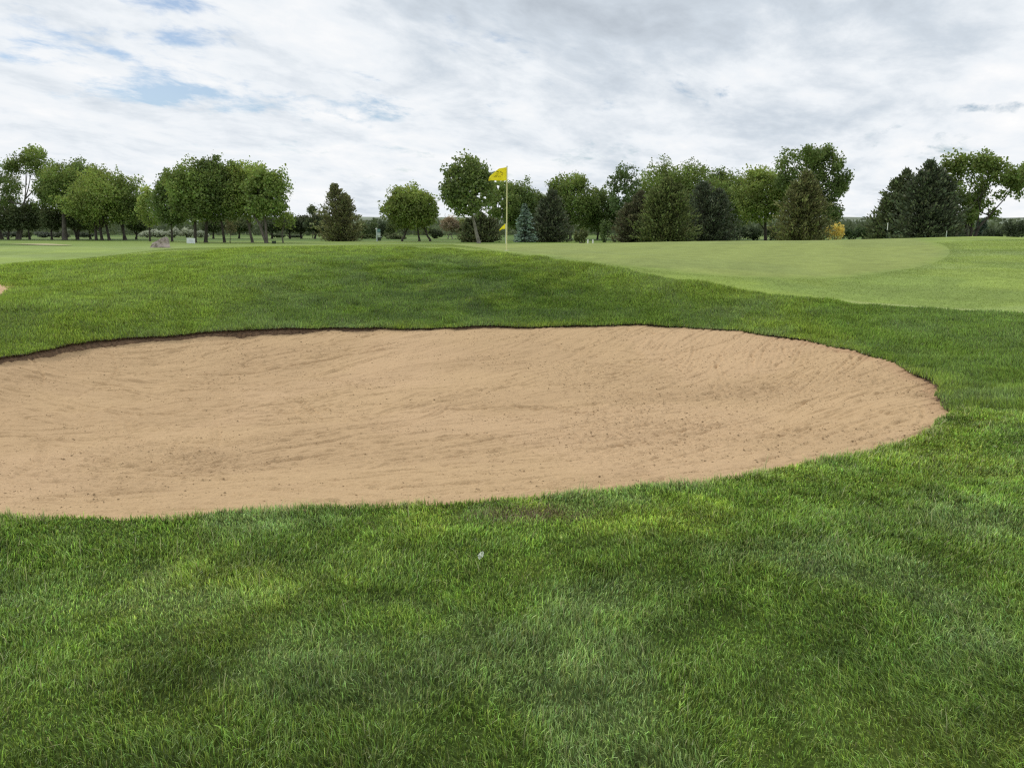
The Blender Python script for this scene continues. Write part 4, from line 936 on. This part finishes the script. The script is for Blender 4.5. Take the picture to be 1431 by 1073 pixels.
# shear so that the streaks climb to the right
pv = comb(mth('MULTIPLY', px_, .9), mth('SUBTRACT', mth('MULTIPLY', py_, .75), mth('MULTIPLY', px_, .30)))
big = noise(pv, 1.3, 5, .5, .2, 3.1); med = noise(pv, 3.8, 10, .62, .4, 7.7); fine = noise(pv, 11.0, 8, .62, .25, 1.3)
cov = mth('ADD', mth('MULTIPLY', big, .35), mth('ADD', mth('MULTIPLY', med, .45), mth('MULTIPLY', fine, .25)))   # about .5
def addall(lst):
    s_ = lst[0]
    for q_ in lst[1:]: s_ = mth('ADD', s_, q_)
    return s_
gaps = addall([mth('MULTIPLY', blob(*b_[:4]), b_[4]) for b_ in [(310, 138, 200, 24, .185), (160, 65, 130, 32, .12), (210, 5, 70, 14, .17), (1415, 150, 90, 7, .085), (260, 55, 60, 12, .10), (20, 75, 70, 16, .09), (520, 215, 260, 14, .07), (1060, 132, 90, 12, .07)]])
covg = mth('SUBTRACT', mth('ADD', cov, .075), gaps)
fac = rmp(covg, .40, .53)
# brightness of the cloud deck
grey = addall([mth('MULTIPLY', blob(*b_[:4]), b_[4]) for b_ in [(770, 40, 240, 60, .34), (1000, 10, 300, 60, .16), (690, 105, 150, 30, .10), (1000, 150, 160, 30, .08), (1330, 120, 160, 40, .07), (60, 10, 80, 30, .05)]])
lite = addall([mth('MULTIPLY', blob(*b_[:4]), b_[4]) for b_ in [(350, 130, 90, 12, .10), (545, 152, 50, 12, .16), (740, 110, 60, 40, .16), (950, 110, 120, 14, .08), (1240, 50, 60, 20, .12), (1180, 130, 220, 18, .09), (440, 40, 160, 40, .06), (100, 100, 160, 30, .06), (40, 160, 60, 10, .1)]])
det = mth('ADD', mth('MULTIPLY', noise(pv, 2.3, 9, .60, .35, 21.0), .7), mth('MULTIPLY', noise(pv, 7.5, 8, .62, .25, 33.0), .3))
br = mth('ADD', mth('SUBTRACT', mth('ADD', .59, mth('MULTIPLY', mth('SUBTRACT', det, .5), 2.2)), grey), lite)
hor = rmp(el, .02, .15, .10, 0.0); br = mth('ADD', br, hor, clamp=True)
ramp = N(ns, 'ShaderNodeValToRGB'); ln.new(br, ramp.inputs[0]); e = ramp.color_ramp.elements
e[0].position = 0.0; e[0].color = (.49, .545, .61, 1); e[1].position = 1.0; e[1].color = (1.0, 1.0, 1.0, 1); k_ = e.new(.35); k_.color = (.645, .71, .78, 1); k_ = e.new(.65); k_.color = (.86, .90, .94, 1)
b_cl = N(ns, 'ShaderNodeBackground'); b_cl.inputs[1].default_value = 1.0; ln.new(ramp.outputs[0], b_cl.inputs[0])
mx = N(ns, 'ShaderNodeMixShader'); ln.new(mth('MAXIMUM', fac, .12), mx.inputs[0]); ln.new(b_sky.outputs[0], mx.inputs[1]); ln.new(b_cl.outputs[0], mx.inputs[2]); ln.new(mx.outputs[0], out.inputs[0])
w.cycles.sampling_method = 'MANUAL'; w.cycles.sample_map_resolution = 512
sd_ = bpy.data.lights.new('sun', 'SUN'); sd_.energy = 1.5; sd_.angle = R(10); sd_.color = (1, .96, .90); so = bpy.data.objects.new('sun', sd_); COL.objects.link(so)
so.location = (-10, 10, 30); so.rotation_euler = (R(90 - SUN_EL), 0, R(180 - SUN_AZ))

vs = SC.view_settings; vs.view_transform = 'Standard'; vs.look = 'None'; vs.exposure = 0; vs.gamma = 1; vs.use_curve_mapping = False
SC.cycles.max_bounces = 6; SC.cycles.diffuse_bounces = 3; SC.cycles.transmission_bounces = 3; SC.cycles.use_denoising = False; SC.cycles.use_adaptive_sampling = False; SC.cycles.pixel_filter_type = 'BLACKMAN_HARRIS'; SC.cycles.filter_width = 1.3
